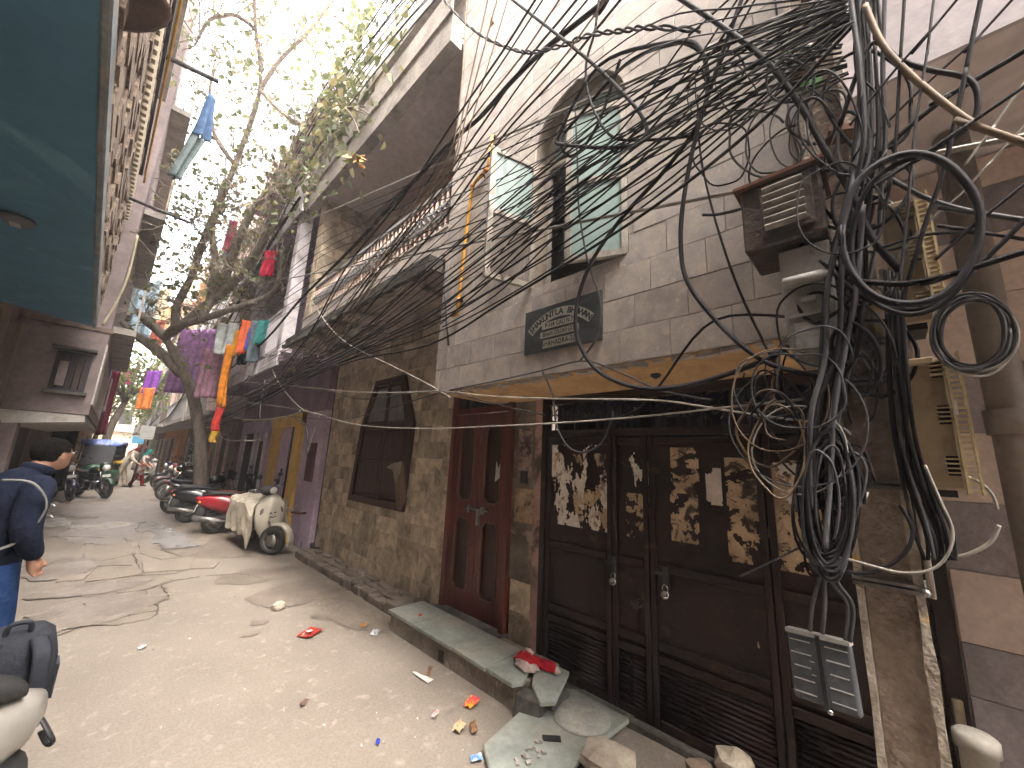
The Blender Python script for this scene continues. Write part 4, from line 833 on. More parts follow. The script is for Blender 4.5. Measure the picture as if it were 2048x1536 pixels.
for px,py,s in ((818,15,.06),(710,318,.05),(978,58,.06),(890,8,.06),(590,735,.06),(545,760,.05)):
    p=U(px,py,X=1.68); m=MB(); a=ru(0,6)
    m.add([p,p+Vector((.3*s,s*math.cos(a),s*math.sin(a))),p+Vector((-.4*s,s*1.4*math.cos(a+.7),s*1.4*math.sin(a+.7))),p+Vector((.2*s,s*math.cos(a+1.4),s*math.sin(a+1.4)))],[(0,1,2),(0,2,3)])
    tag(m.build('dry_leaf',M('dry_leaf',(.42,.22,.06),(.3,.15,.05),.8)),'curled dry brown leaf caught on the cables','leaf','dry leaves on the cables')
# ---------------------------------------------------------------- left side of the lane
blue_m=M('blue_ceiling_paint',(.08,.225,.335),(.06,.17,.26),.75,sc=1.0,lo=.3,hi=.7,dirt=(.15,.32,.44),dsc=1.1,dlo=.55,dhi=.75,bump=.06,fine=.05)
rubble=M('rain_stained_masonry',(.30,.235,.18),(.14,.10,.075),.95,sc=7,stretch=(1,.35,1.2),dirt=(.46,.40,.32),dsc=7,dlo=.6,dhi=.7,bump=.9,bs=22,fine=.25)
dk_wall=M('grimy_brown_wall',(.21,.155,.125),(.115,.085,.07),.9,sc=2.2,stretch=(1,1,.4),dirt=(.22,.17,.14),dsc=1.6,bump=.2)
cream=M('cream_band_paint',(.46,.39,.29),(.35,.29,.21),.9,sc=4,dirt=(.2,.16,.12),dsc=4)
lt_wall=M('pale_old_limewash',(.50,.47,.43),(.36,.33,.30),.9,sc=2,dirt=(.22,.19,.16),dsc=2.5,bump=.15)
LB=thing('overhanging_house','old house whose blue painted overhang covers the left side of the lane','house',(-1.2,4,0))
def ex(y): return -.275-.0247*y           # street edge of the overhang
ya,yb=-5.,9.06
MB().prism([(ex(ya)-.03,ya,3.5),(ex(yb)-.03,yb,3.5),(-1.42,8.5,3.5),(-2.2,8.4,3.5),(-2.2,ya,3.5)],(0,0,.1)).build('blue_ceiling',blue_m,LB)
m=MB(); m.prism([(ex(ya)-.03,ya,3.48),(ex(yb)-.03,yb,3.48),(ex(yb)+.01,yb,3.48),(ex(ya)+.01,ya,3.48)],(0,0,.14)); m.build('ceiling_lip',M('grey_blue_lip',(.24,.27,.28),(.17,.19,.2),.9,sc=3,dirt=(.3,.26,.22),dsc=4),LB,bevel=.01)
MB().prism([(ex(ya)-.05,ya,3.62),(ex(yb)-.05,yb,3.62),(-2.2,yb,3.62),(-2.2,ya,3.62)],(0,0,2.9)).build('upper_wall',lt_wall,LB)
MB().box(-2.2,-.5,-5,4.59,6.53,10.2).build('unseen_shading_wall',lt_wall,LB)  # out of view, height added to shade the upper room and near road
MB().prism([(ex(4.6)-.05,4.6,6.53),(ex(yb)-.05,yb,6.53),(-2.2,yb,6.53),(-2.2,4.6,6.53)],(0,0,4.6)).build('top_storey',lt_wall,LB)
# rough courses, each standing out unevenly
zc=3.63
for k in range(13):
    h=ru(.10,.16); m=MB(); y=ya
    while y<yb-.02:
        l=min(ru(.15,.6),yb-y); d=ru(.0,.035); m.prism([(ex(y)-.06,y+.004,zc),(ex(y)-.06,y+l-.004,zc),(ex(y+l)+d-.02,y+l-.004,zc),(ex(y)+d-.02,y+.004,zc)],(0,0,h-ru(.008,.02))); y+=l
    m.build('masonry_course',rubble,LB); zc+=h
z5=zc
MB().prism([(ex(ya)-.06,ya,z5),(ex(yb)-.06,yb,z5),(ex(yb)-.02,yb,z5),(ex(ya)-.02,ya,z5)],(0,0,.42)).build('cream_band',cream,LB)
slot_me=MB().box(-.02,.05,-.035,.035,0,.40).mesh('bracket',cream)
y=3.0
while y<yb-.1:
    o=link('bracket',slot_me,LB); o.location=(ex(y)-.01,y,z5+.01); o.rotation_euler=(0,0,R_(1.4)); y+=.135
zc=z5+.43
for k in range(4):
    h=.13; m=MB(); y=ya
    while y<yb-.02:
        l=min(ru(.1,.35),yb-y); d=ru(.0,.05); m.prism([(ex(y)-.06,y+.004,zc),(ex(y)-.06,y+l-.004,zc),(ex(y+l)+d-.01,y+l-.004,zc),(ex(y)+d-.01,y+.004,zc)],(0,0,h-.012)); y+=l
    m.build('masonry_course',rubble,LB); zc+=h
MB().prism([(ex(ya)-.06,ya,zc),(ex(yb)-.06,yb,zc),(ex(yb)+.06,yb,zc),(ex(ya)+.06,ya,zc)],(0,0,.10)).build('ledge',dark_conc,LB)
MB().prism([(ex(4.6)-.06,4.6,zc+1.6),(ex(yb)-.06,yb,zc+1.6),(ex(yb)+.10,yb,zc+1.6),(ex(4.6)+.10,4.6,zc+1.6)],(0,0,.10)).build('ledge',lt_wall,LB)
MB().box(-2.0,-1.5,ya,9.0,-.1,3.5).build('lower_wall',dk_wall,LB)
for y in (5.2,6.6,8.0,8.7): MB().box(-1.5,-1.42,y,y+.3,0,3.49).build('pilaster',dk_wall,LB)
MB().box(-1.499,-1.47,8.32,8.6,.3,2.2).build('orange_shutter',M('faded_orange_paint',(.35,.15,.05),(.22,.09,.035),.8),LB)
p=U(35,437,Z=3.49); cl=thing('ceiling_lamp','unlit oval bulkhead lamp on the blue ceiling','lamp',(p.x,p.y,3.40))
m=MB(); m.lathe([(.0,-.06),(.07,-.055),(.1,-.02),(.105,.0)],p,n=16); m.build('lamp_body',M('grey_lamp_body',(.14,.14,.15),rough=.6),cl)
MB().box(p.x-.03,p.x+.03,p.y-.04,p.y+.04,3.425,3.44).build('lamp_glass',M('dull_lamp_glass',(.4,.38,.36),rough=.3),cl)
tag(MB().tube([(ex(3)+.09,3.0,zc+.03),(ex(6)+.09,6.,zc+.06),(ex(9)+.09,9.0,zc+.02),(ex(9)+.10,9.1,zc-.1)],.015,8).build('roof_pipe',yellow),'orange yellow pipe along the ledge of the old left house','pipe')
def rod(a,b,r,lab): tag(MB().tube([a,b],r,7).build('iron_rod',M('dark_iron',(.03,.028,.026))),lab,'rod')
rod(U(330,112,Y=6.5),U(436,163,Y=6.6),.035,'thick black bar jutting from the old left house, upper of two')
rod(U(258,396,Y=7.5),U(380,446,Y=7.6),.022,'thin black bar jutting from the old left house, lower of two')
tag(MB().lathe([(.0,.0),(.16,-.005),(.20,.005),(.19,.015),(.0,.02)],U(250,12,Y=2.6),Vector([sum(CR[i][k]*q for k,q in enumerate((-.28,.93,.22))) for i in range(3)]).to_track_quat('Z','Y').to_matrix(),16).build('satellite_plate',M('rust_brown_plate',(.11,.07,.055),(.07,.045,.035),.8)),'brown rounded plate jutting out at the top left','plate')
tag(MB().tube(smooth([U(205,650,Y=9.2),U(235,600,Y=9.2),U(258,545,Y=9.1),U(275,470,Y=9)],5),.02,7).build('hose',M('pale_hose',(.42,.38,.26),(.3,.27,.18),.7)),'pale hose curving down the end of the old left house','hose')
# hanging cloths helper
def cloth(name,top_a,top_b,drop,mat,label,waves=3,depth=.06,cat='cloth',group=None,taper=0,n=18,k=14,skew=0):
    a,b=Vector(top_a),Vector(top_b); d=b-a; nn=Vector((d.y,-d.x,0)); nn=nn.normalized() if nn.length>1e-6 else Vector((1,0,0)); o_=ru(0,9)
    v=[]
    for j in range(k+1):
        t=j/k
        for i in range(n+1):
            s=i/n; s2=.5+(s-.5)*(1-taper*t); p=a+d*s2+Vector((0,0,-drop*t))
            p+=nn*(depth*(.35+.65*t)*math.sin(s*waves*6.28+o_+t*.6)+.02*noise.noise((s*4,t*4,o_)))+d*(skew*t)
            p.z-=.03*drop*math.sin(s*math.pi)*(1-t)+.03*drop*noise.noise((s*3+o_,t*2,1)); v.append(p)
    m=MB(); m.add(v,[(j*(n+1)+i,j*(n+1)+i+1,(j+1)*(n+1)+i+1,(j+1)*(n+1)+i) for j in range(k) for i in range(n)],True)
    o=m.build(name,mat,fix=False); s_=o.modifiers.new('thickness','SOLIDIFY'); s_.thickness=.006
    return tag(o,label,cat,group)
def cm(name,c): return M('cloth_'+name,c,tuple(q*.6 for q in c),.95,sc=9,bump=.15,bs=90,spec=.1)
a=U(425,188,Y=6.6); cloth('hanging_cloth',a+Vector((-.05,0,0)),a+Vector((.04,.06,0)),.75,cm('denim',(.07,.12,.22)),'dark blue trousers hanging from the black bar against the sky',2,.05,'cloth',taper=-1.2)
a=U(410,270,Y=6.6); cloth('hanging_cloth',a+Vector((-.14,0,0)),a+Vector((.02,.1,0)),.85,cm('grey_towel',(.12,.15,.15)),'ragged grey green cloth hanging below the blue trousers',2,.05,'cloth',taper=.35,skew=-.9)
# --- second house on the left: upper room jutting over the lane
L2=thing('jutting_house','mauve house whose jutting upper room has a small barred window','house',(-1.0,12,0))
mv=M('mauve_grey_wall',(.22,.172,.165),(.17,.135,.13),.9,sc=1.6,dirt=(.11,.088,.083),dsc=1.5,dlo=.55,dhi=.8,bump=.1)
MB().box(-1.35,-.34,9.62,15.8,2.12,11.5).build('upper_room',mv,L2)
MB().prism([(-1.3,9.64,2.11),(-.38,9.64,2.11),(-.36,9.64,2.0),(-1.2,9.64,1.9)],(0,6,0)).build('sloped_underside',lt_wall,L2)
MB().box(-.345,-.325,9.60,15.8,2.3,3.35).build('lit_corner_strip',lt_wall,L2)  # pale strip standing in for daylight on the wall's street corner
MB().box(-2.2,-1.36,9.1,16,-.1,6).build('lower_wall',dk_wall,L2)
MB().box(-1.36,-1.24,9.2,9.5,0,3.4).build('pier',dk_wall,L2); MB().box(-1.3,-1.05,9.65,10.0,0,2.1).build('pier',mv,L2)
MB().box(-1.36,-1.3,10.4,11.4,0.0,2.0).build('doorway',void,L2); MB().box(-1.36,-1.3,12.2,13.6,.6,1.9).build('shop_opening',void,L2)
wf=MB()
for a_,b_,c_,d_ in ((-.86,-.82,2.48,3.12),(-.50,-.46,2.48,3.12),(-.82,-.5,3.08,3.12),(-.82,-.5,2.48,2.52),(-.66,-.63,2.52,3.08)): wf.box(a_,b_,9.57,9.62,c_,d_)
wo=wf.build('window',black,L2); MB().box(-.82,-.5,9.600,9.615,2.52,3.08).build('window_shadow_board',void,wo)
MB().box(-.90,-.42,9.50,9.619,2.42,2.47).build('window_shelf',dark_conc,wo); MB().box(-.92,-.42,9.42,9.619,3.15,3.19).build('window_hood',dark_conc,wo)
MB().box(-.80,-.70,9.53,9.56,2.55,2.95).build('shutter_board',mv,wo)
for k in range(4): MB().tube([(-.78+k*.08,9.59,2.52),(-.78+k*.08,9.59,3.08)],.006,5).build('bar',black,wo)
MB().box(-1.33,-.3,9.6,9.62,3.55,3.63).build('string_course',dk_wall,L2)
for z in (3.7,6.2,8.7):
    MB().box(-.34,-.02,10.2,15.5,z,z+.12).build('balcony_slab',concrete,L2)
    MB().box(-.06,-.03,10.2,15.5,z+.12,z+.95).build('balcony_parapet',lt_wall if z<5 else cream,L2)
# black tarp over a parked cart by the second house
# ---------------------------------------------------------------- lavender house on the right
PH=thing('lavender_house','lavender painted house with yellow framed doorway and laundry balcony','house',(2.65,10.5,0))
lav=M('lavender_paint',(.52,.42,.55),(.42,.335,.44),.9,sc=1.7,dirt=(.17,.13,.15),dsc=1.4,dlo=.55,dhi=.8,bump=.15,bs=30)
lavd=M('deep_mauve_paint',(.27,.19,.25),(.2,.14,.185),.9,sc=1.7,bump=.1)
ylw=M('yellow_ochre_paint',(.62,.41,.12),(.5,.33,.1),.85,sc=3,dirt=(.25,.17,.07),dsc=3,dlo=.58,dhi=.75)
wht=M('whitewash',(.60,.57,.60),(.48,.45,.48),.9,sc=2,dirt=(.3,.27,.27),dsc=2)
MB().box(2.65,3.3,7.32,8.35,-.1,2.45).build('wall',lav,PH); MB().box(2.65,3.3,10.35,13.7,-.1,2.45).build('wall',lav,PH); MB().box(2.62,3.3,7.32,13.7,2.45,3.3).build('upper_wall_band',lavd,PH)
MB().box(2.74,2.78,7.30,7.34,0,3.4).build('corner_pipe',dark_conc,PH)
MB().box(2.58,2.75,8.35,8.75,.0,2.45).build('door_pilaster',ylw,PH); MB().box(2.58,2.75,10.0,10.35,0,2.45).build('door_pilaster',ylw,PH); MB().box(2.56,2.75,8.35,10.35,2.2,2.449).build('door_lintel',ylw,PH)
MB().box(2.55,2.76,8.32,8.78,.55,.62).build('pilaster_band',cream,PH)
MB().box(2.70,2.76,9.35,10.0,0,2.2).build('door_panel',lav,PH); MB().box(2.72,2.78,8.75,9.35,0,2.2).build('grille_door',black,PH)
for k in range(7): MB().tube([(2.71,8.8+k*.08,.05),(2.71,8.8+k*.08,2.15)],.008,5).build('grille_bar',MATS['dark_iron'],PH)
for z in (.5,1.,1.5): MB().box(2.70,2.715,8.75,9.35,z,z+.03).build('grille_rail',MATS['dark_iron'],PH)
MB().box(2.63,2.649,7.55,7.95,1.15,1.85).build('small_window',M('maroon_shutter',(.12,.06,.075),(.08,.04,.05),.8),PH)
MB().box(2.63,2.649,11.0,11.5,.5,1.9).build('window',void,PH); MB().box(2.62,2.648,12.0,12.9,0,2.1).build('doorway',void,PH)
for y in (10.95,11.5,11.98,12.9): MB().box(2.60,2.65,y,y+.07,0,2.1).build('jamb',wht,PH)
m=MB(); m.tube([(2.62,7.55,.62),(2.5,7.55,.62),(2.5,7.9,.60),(2.62,7.9,.60)],.02,6); m.build('wall_bracket',MATS['rust'],PH)
MB().box(1.78,2.65,7.52,13.7,3.22,3.34).build('balcony_slab',lavd,PH)
MB().box(1.76,1.80,7.52,13.7,3.14,3.42).build('balcony_fascia',wht,PH)
rl=MB(); rl.box(1.80,1.84,7.6,13.6,4.25,4.3); ro=rl.build('balcony_rail',wht,PH)
bar=MB().box(-.012,.012,-.012,.012,0,.83).mesh('rail_bar',wht)
for k in range(44): o=link('rail_bar',bar,ro); o.location=(1.82,7.65+k*.135,3.42)
MB().box(2.65,3.3,7.32,13.7,3.3,6.3).build('upper_wall',lav,PH)
for y in (7.62,10.4,13.3): MB().box(1.80,2.0,y,y+.22,3.42,6.2).build('balcony_post',wht,PH)
MB().box(1.75,2.65,7.45,13.7,6.2,6.34).build('upper_balcony_slab',lavd,PH); MB().box(1.73,1.76,7.45,13.7,6.12,6.9).build('upper_parapet',wht,PH)
MB().box(2.4,3.3,7.42,13.7,6.34,9.8).build('top_storey',M('peach_plaster',(.48,.36,.29),(.38,.29,.24),.9,dirt=(.2,.16,.14)),PH); MB().box(1.8,2.4,7.45,13.7,9.0,9.12).build('top_slab',lavd,PH)
for y in (8.3,10.8,12.3): MB().box(2.62,2.649,y,y+.8,3.4,5.5).build('balcony_opening',void,PH)
# ---------------------------------------------------------------- houses further along the lane
def far_house(name,side,y0,y1,xg,xo,colg,colu,floors,label,fh=2.9,z0=2.6,door=True,awn=None):
    s=side; t=thing(name,label,'house',(xg,(y0+y1)/2,0),group='houses along the far lane')
    D=1.2
    MB().box(xg,xg+s*D,y0,y1,-.1,z0).build('ground_floor',colg,t)
    if door:
        MB().box(xg-s*.03,xg+s*.02,y0+.25*(y1-y0),y0+.45*(y1-y0),0,2.1).build('doorway',void,t); MB().box(xg-s*.03,xg+s*.02,y0+.6*(y1-y0),y0+.85*(y1-y0),.5,2.0).build('shop_shutter',M('dull_shutter',(.2,.17,.15),(.1,.09,.08),.7,sc=2,stretch=(1,1,6)),t)
        for f in (.22,.45,.58,.85): MB().box(xg-s*.06,xg,y0+f*(y1-y0),y0+f*(y1-y0)+.1,0,2.2).build('jamb',colu,t)
    for k in range(floors):
        z=z0+k*fh; w_=xo if k<2 else xo+s*.15
        MB().box(w_,xg+s*D,y0+.03,y1-.03,z+.13,z+fh).build('upper_wall',colu,t)
        MB().box(w_-s*.28,xg+s*D,y0,y1,z,z+.129).build('floor_slab',concrete,t)
        ro=MB().box(w_-s*.27,w_-s*.24,y0+.05,y1-.05,z+.9,z+.95).build('balcony_rail',MATS['grey_rail_paint'],t)
        n=int((y1-y0)/.22)
        m=MB()
        for i in range(n): m.box(w_-s*.265,w_-s*.245,y0+.08+i*.22,y0+.10+i*.22,z+.13,z+.9)
        m.build('rail_bars',MATS['grey_rail_paint'],t)
        nw=max(1,int((y1-y0)/2.2))
        for i in range(nw):
            yc_=y0+(i+.5)*(y1-y0)/nw
            wo=MB().box(w_-s*.03,w_-s*.0,yc_-.45,yc_+.45,z+.9,z+2.2).build('window',alum,t); MB().box(w_-s*.036,w_-s*.03,yc_-.38,yc_+.38,z+.97,z+2.13).build('pane',M('dark_pane',(.05,.05,.055),rough=.2),wo)
    return t
pk=M('pink_plaster',(.60,.45,.40),(.48,.36,.32),.9,dirt=(.3,.22,.19)); og=M('orange_plaster',(.66,.33,.15),(.52,.26,.12),.9,dirt=(.4,.26,.15)); gn=M('pale_green_plaster',(.52,.56,.43),(.4,.44,.33),.9,dirt=(.3,.28,.22)); bg=M('buff_plaster',(.62,.53,.40),(.5,.42,.32),.9,dirt=(.3,.25,.19)); bk=M('brick_red_plaster',(.33,.18,.13),(.24,.13,.1),.9)
far_house('row_house',1,13.75,18,2.55,1.95,dk_wall,pk,3,'dim pink house behind the big tree trunk')
far_house('row_house',1,18.05,25,2.6,1.9,dk_wall,bg,3,'buff house with a dark ground floor beyond the big tree')
far_house('row_house',1,25.1,33,2.35,1.7,og,pk,3,'house with an orange ground floor down the lane on the right')
far_house('row_house',1,33.1,41,2.5,1.8,bk,bg,4,'brick red fronted house far down on the right')
far_house('row_house',1,41.1,52,2.2,1.6,gn,pk,4,'pale green fronted house at the far right of the lane')
far_house('row_house',-1,16.1,23,-1.1,-.55,dk_wall,bg,3,'buff house beyond the jutting mauve house on the left')
far_house('row_house',-1,23.1,32,-1.25,-.6,bk,gn,3,'pale green house on the left behind the auto rickshaw')
far_house('row_house',-1,32.1,44,-1.1,-.5,pk,bg,3,'buff house far down on the left')
far_house('row_house',-1,44.1,56,-1.3,-.7,gn,pk,3,'pink house at the far left of the lane')
eb=thing('end_house','pale house closing the far end of the lane','house',(0.6,60,0)); MB().box(-5,7,58,60,-.1,6.5).build('wall',bg,eb); MB().box(-4,6,57.6,58,3,3.2).build('slab',concrete,eb)
for x in (-2,.2,2.2,4): MB().box(x,x+1,57.97,58,3.8,5.4).build('window',MATS['dark_pane'],eb)
# unseen houses behind the camera, heights set to shade the near road
BR=thing('unseen_rear_house','unseen house on the right of the lane behind the viewpoint','house',(2.5,-6,0)); MB().box(2.2,3.4,-12,-3.42,-.1,9).build('wall',bg,BR)
BL=thing('unseen_rear_house','unseen brown house on the left of the lane behind the viewpoint','house',(-1.2,-9,0)); MB().box(-2.2,-.4,-12,-5.02,-.1,9).build('wall',dk_wall,BL)
# ---------------------------------------------------------------- peepal tree
bark=M('grey_brown_bark',(.23,.19,.155),(.125,.103,.084),.95,sc=6,stretch=(2,2,.5),bump=.9,bs=25,dirt=(.2,.18,.14),dsc=5,dlo=.6,dhi=.75)
twig_m=M('pale_twig',(.26,.215,.165),(.17,.14,.11),.9,sc=9)
leaf_m=bpy.data.materials.new('peepal_leaf'); leaf_m.use_nodes=True
def leafmat(m,c1,c2,c3):
    nt=m.node_tree; N=nt.nodes; L=nt.links; b=N['Principled BSDF']; g=N.new('ShaderNodeNewGeometry')
    r=N.new('ShaderNodeValToRGB'); r.color_ramp.elements[0].color=(*c1,1); r.color_ramp.elements[1].color=(*c3,1); e=r.color_ramp.elements.new(.6); e.color=(*c2,1)
    L.new(g.outputs['Random Per Island'],r.inputs[0]); L.new(r.outputs[0],b.inputs['Base Color']); b.inputs['Roughness'].default_value=.45
    tr=N.new('ShaderNodeBsdfTranslucent'); L.new(r.outputs[0],tr.inputs[0]); mx=N.new('ShaderNodeMixShader'); mx.inputs[0].default_value=.5
    L.new(b.outputs[0],mx.inputs[1]); L.new(tr.outputs[0],mx.inputs[2]); L.new(mx.outputs[0],N['Material Output'].inputs[0])
leafmat(leaf_m,(.09,.11,.055),(.15,.17,.075),(.30,.25,.12))
tree=thing('peepal_tree','old peepal tree at the lane edge with bare twigs and sparse heart shaped leaves','tree',U(405,1010,Y=12.2))
def br(pts,rs,n=9,sub=5):
    w=[U(x,y,Y=yy) for x,y,yy in pts]; sp=smooth(w,sub); rr=[]
    for i in range(len(sp)):
        t=i/sub; k=min(int(t),len(rs)-2); rr.append((rs[k]*(1-(t-k))+rs[k+1]*(t-k))*(1+.12*noise.noise(sp[i]*2.3)))
    return sp,rr
limbs=[]
tm=MB()
def limb(pts,rs,n=9):
    sp,rr=br(pts,rs); tm.tube(sp,rr,n); limbs.append((sp,rr))
limb([(404,1030,12.2),(402,960,12.2),(400,880,12.2),(388,800,12.2),(370,748,12.1),(348,705,12.),(330,675,12.)],[0.198,0.152,0.132,0.125,0.119,0.092,0.073],12)
limb([(366,748,12.1),(335,718,12.2),(300,690,12.3),(268,668,12.4),(245,645,12.5)],[0.146,0.121,0.103,0.086,0.060])
limb([(332,676,12.),(350,655,11.6),(400,640,11),(460,620,10.2),(520,600,9.4),(548,580,9),(562,540,8.8),(560,500,8.6)],[0.095,0.086,0.073,0.065,0.060,0.052,0.043,0.035])
limb([(340,668,12.),(390,630,11.5),(440,590,10.8),(490,540,10),(530,470,9.2),(560,390,8.6),(590,320,8)],[0.103,0.103,0.095,0.086,0.073,0.060,0.043])
limb([(332,676,12),(310,655,12.2),(290,640,12.3),(275,620,12.5)],[0.113,0.103,0.086,0.052])
limb([(350,660,11.9),(355,610,11.8),(385,550,11.4),(400,500,11),(430,430,10.5),(470,330,10),(520,180,9),(512,60,8.4),(505,-60,8)],[0.086,0.086,0.078,0.078,0.070,0.056,0.043,0.035,0.026])
limb([(430,600,11),(455,540,10.6),(480,470,10),(520,400,9.5),(600,330,8.4),(680,290,7.6),(760,240,7)],[0.103,0.095,0.086,0.070,0.052,0.043,0.026])
limb([(400,640,11),(420,600,10.9),(430,520,10.6),(425,450,10.4),(450,360,10)],[0.086,0.086,0.078,0.060,0.043])
limb([(520,180,9),(560,120,8.6),(620,60,8),(680,-20,7.5)],[0.052,0.043,0.038,0.026])
limb([(470,330,10),(430,270,10.2),(420,190,10.2),(430,120,10)],[0.052,0.043,0.035,0.017])
limb([(520,180,9),(570,230,8.6),(620,250,8),(690,230,7.4),(740,200,7)],[0.048,0.042,0.036,0.030,0.018])
limb([(530,470,9.2),(580,430,8.6),(640,400,8),(690,340,7.4)],[0.060,0.048,0.036,0.024])
limb([(512,60,8.4),(470,30,8.6),(420,40,9),(390,90,9.3)],[0.042,0.036,0.030,0.018])
tm.build('trunk',bark,tree)
tw=MB(); lf=MB(); tr_=random.Random(21)
def leaf(p,s,dirv):
    d=dirv.normalized(); n_=Vector((tr_.gauss(0,1),tr_.gauss(0,1),tr_.gauss(0,1))); n_=(n_-d*n_.dot(d))
    if n_.length<.1: return
    n_.normalize(); sd=d.cross(n_); f=.18*s
    v=[p,p+d*.28*s+sd*.36*s+n_*f,p+d*.6*s+sd*.34*s+n_*f,p+d*1.05*s,p+d*.6*s-sd*.34*s+n_*f,p+d*.28*s-sd*.36*s+n_*f]
    lf.add(v,[(0,1,2,3),(0,3,4,5)])
def grow(p,d,l,r,depth):
    q=p.copy(); pts=[q.copy()]; st=max(3,int(l/.14))
    for i in range(st):
        d=(d+Vector((tr_.gauss(0,.22),tr_.gauss(0,.22),tr_.gauss(.03,.2)))).normalized(); q=q+d*(l/st); pts.append(q.copy())
        if depth>0 and tr_.random()<.55: grow(q,(d+Vector((tr_.gauss(0,.7),tr_.gauss(0,.7),tr_.gauss(0,.6)))).normalized(),l*tr_.uniform(.35,.65),r*.6,depth-1)
        if depth<=1 and tr_.random()<.15:
            for _ in range(tr_.choice((1,1,2))): leaf(q,tr_.uniform(.06,.15),Vector((tr_.gauss(0,1),tr_.gauss(0,1),-.9)))
    tw.tube(pts,[max(.0035,r*(1-.7*i/st)) for i in range(st+1)],4,caps=False)
for k,(sp,rr) in enumerate(limbs):
    if k in (0,): continue
    for i in range(6,len(sp)):
        up=sp[i].z
        if up<3.6 and k!=1: continue
        for _ in range(1 if k in (1,2,4) else 3):
            if tr_.random()<.75:
                d=Vector((tr_.gauss(.1,.9),tr_.gauss(-.25,.8),tr_.gauss(.5,.6))).normalized(); grow(sp[i],d,tr_.uniform(.6,1.6),.014,2)
tw.build('twigs',twig_m,tree,fix=False); lf.build('crown',leaf_m,tree,fix=False)
# climbing leaves on the top of the tiled house
cr=thing('creeper','leafy creeper hanging over the top storey of the tiled house','plant',(1.8,5.5,6.5))
lf=MB(); tw=MB()
for k in range(26):
    p=Vector((1.72+tr_.gauss(0,.1),tr_.uniform(4.2,7.6),tr_.uniform(6.3,9))); grow(p,Vector((-.5,tr_.gauss(0,.6),tr_.gauss(-.5,.4))).normalized(),tr_.uniform(.5,1.1),.008,1)
for k in range(620): leaf(Vector((1.68+tr_.gauss(0,.14),tr_.gauss(5.9,.9),tr_.gauss(7.4,.75))),tr_.uniform(.09,.17),Vector((tr_.gauss(-.3,.6),tr_.gauss(0,.6),-1)))
stuff(tw.build('stems',twig_m,cr,fix=False)); lf.build('leaves',leaf_m,cr,fix=False)
# twigs poking out under the upper slab
tw=MB(); lf=MB(); s0=U(690,215,Y=5.2)
dt=thing('dry_branch','bare forked twig poking out against the mauve balcony ceiling','branch',s0)
for ex_,ey_ in ((800,225),(760,250),(720,270),(740,230)): 
    q=U(ex_,ey_,Y=4.9); tw.tube(smooth([s0,s0.lerp(q,.5)+Vector((0,0,.06)),q],4),[.012]*4+[.009]*4+[.004],5)
for k in range(7): leaf(U(715+tr_.uniform(-18,18),320+tr_.uniform(-15,15),Y=4.4),.09,Vector((tr_.gauss(0,1),tr_.gauss(0,1),-.5)))
tw.build('twigs',twig_m,dt,fix=False); lf.build('leaves',MATS['dry_leaf'],dt,fix=False)
# pale green tree far down the lane
leaf2=bpy.data.materials.new('pale_far_leaf'); leaf2.use_nodes=True; leafmat(leaf2,(.10,.14,.04),(.16,.19,.06),(.26,.27,.10))
for (x,y,h,rad,lab) in ((.2,27,7.5,2.0,'pale green tree rising over the lane beyond the big tree'),(1.9,38,6.5,1.8,'distant yellowish tree on the right of the far lane'),(-.6,48,8,2.5,'farthest tree at the end of the lane')):
    t=thing('lane_tree',lab,'tree',(x,y,0)); m=MB(); m.tube(smooth([(x-.4,y,0),(x-.35,y,h*.3),(x,y+.2,h*.55),(x+.1,y,h*.8)],4),[.2-.012*i for i in range(13)],8)
    for k in range(6): 
        a=k*1.05; m.tube([(x-.1,y,h*.5),(x+rad*.4*math.cos(a),y+rad*.4*math.sin(a),h*.68),(x+rad*.75*math.cos(a),y+rad*.75*math.sin(a),h*.85)],[.08,.05,.02],6)
    m.build('trunk',bark,t); lf=MB()
    for k in range(2200):
        a=tr_.uniform(0,6.28); c=noise.noise((math.cos(a)*2,math.sin(a)*2,x)); r=rad*math.sqrt(tr_.random())*(1+.3*c); zz=h*.72+tr_.gauss(0,h*.13)
        p=Vector((x+r*math.cos(a),y+r*math.sin(a),zz))
        if noise.noise(p*.9)<-.12: continue
        leaf(p,tr_.uniform(.12,.24),Vector((tr_.gauss(0,1),tr_.gauss(0,1),-.6)))
    lf.build('crown',leaf2,t,fix=False)
# ---------------------------------------------------------------- laundry
def hang(px,py,Y,w_,drop,mat,label,**k):
    a=U(px,py,Y=Y); w_*=.8; cloth('laundry',a+Vector((-.30,.42,0))*w_,a+Vector((.30,-.42,0))*w_,drop,mat,label,cat='laundry',group='laundry along the lane',**k)
hang(407,655,12.6,1.6,1.75,cm('lilac',(.42,.22,.48)),'long lilac sheet with stripes hanging from the lavender balcony',waves=6,depth=.12)
hang(428,695,11.6,.75,1.25,cm('rose',(.50,.27,.36)),'dusty rose cloth hanging in front of the lilac sheet',waves=4,depth=.08)
hang(458,645,10.6,.75,.75,cm('white_shirt',(.62,.66,.66)),'white shirt pegged out on the lavender balcony',waves=2,taper=.35)
hang(482,660,10.2,.28,.6,cm('amber',(.75,.36,.03)),'amber cloth hanging beside the white shirt',waves=1)
hang(497,640,9.6,.32,.75,cm('orange_red',(.65,.13,.05)),'orange and red garment on the lavender balcony',waves=2)
hang(505,655,9.4,.22,.5,cm('royal',(.09,.09,.42)),'royal blue cloth over the orange garment',waves=1)
hang(490,690,10,.3,.45,cm('black',(.03,.03,.035)),'black cloth hanging below the amber one',waves=2)
hang(516,640,9.0,.35,.9,cm('slate',(.10,.13,.15)),'slate grey trousers at the end of the laundry line',waves=2)
hang(530,640,8.7,.3,.5,cm('teal',(.03,.18,.17)),'small teal cloth near the balcony post',waves=1)
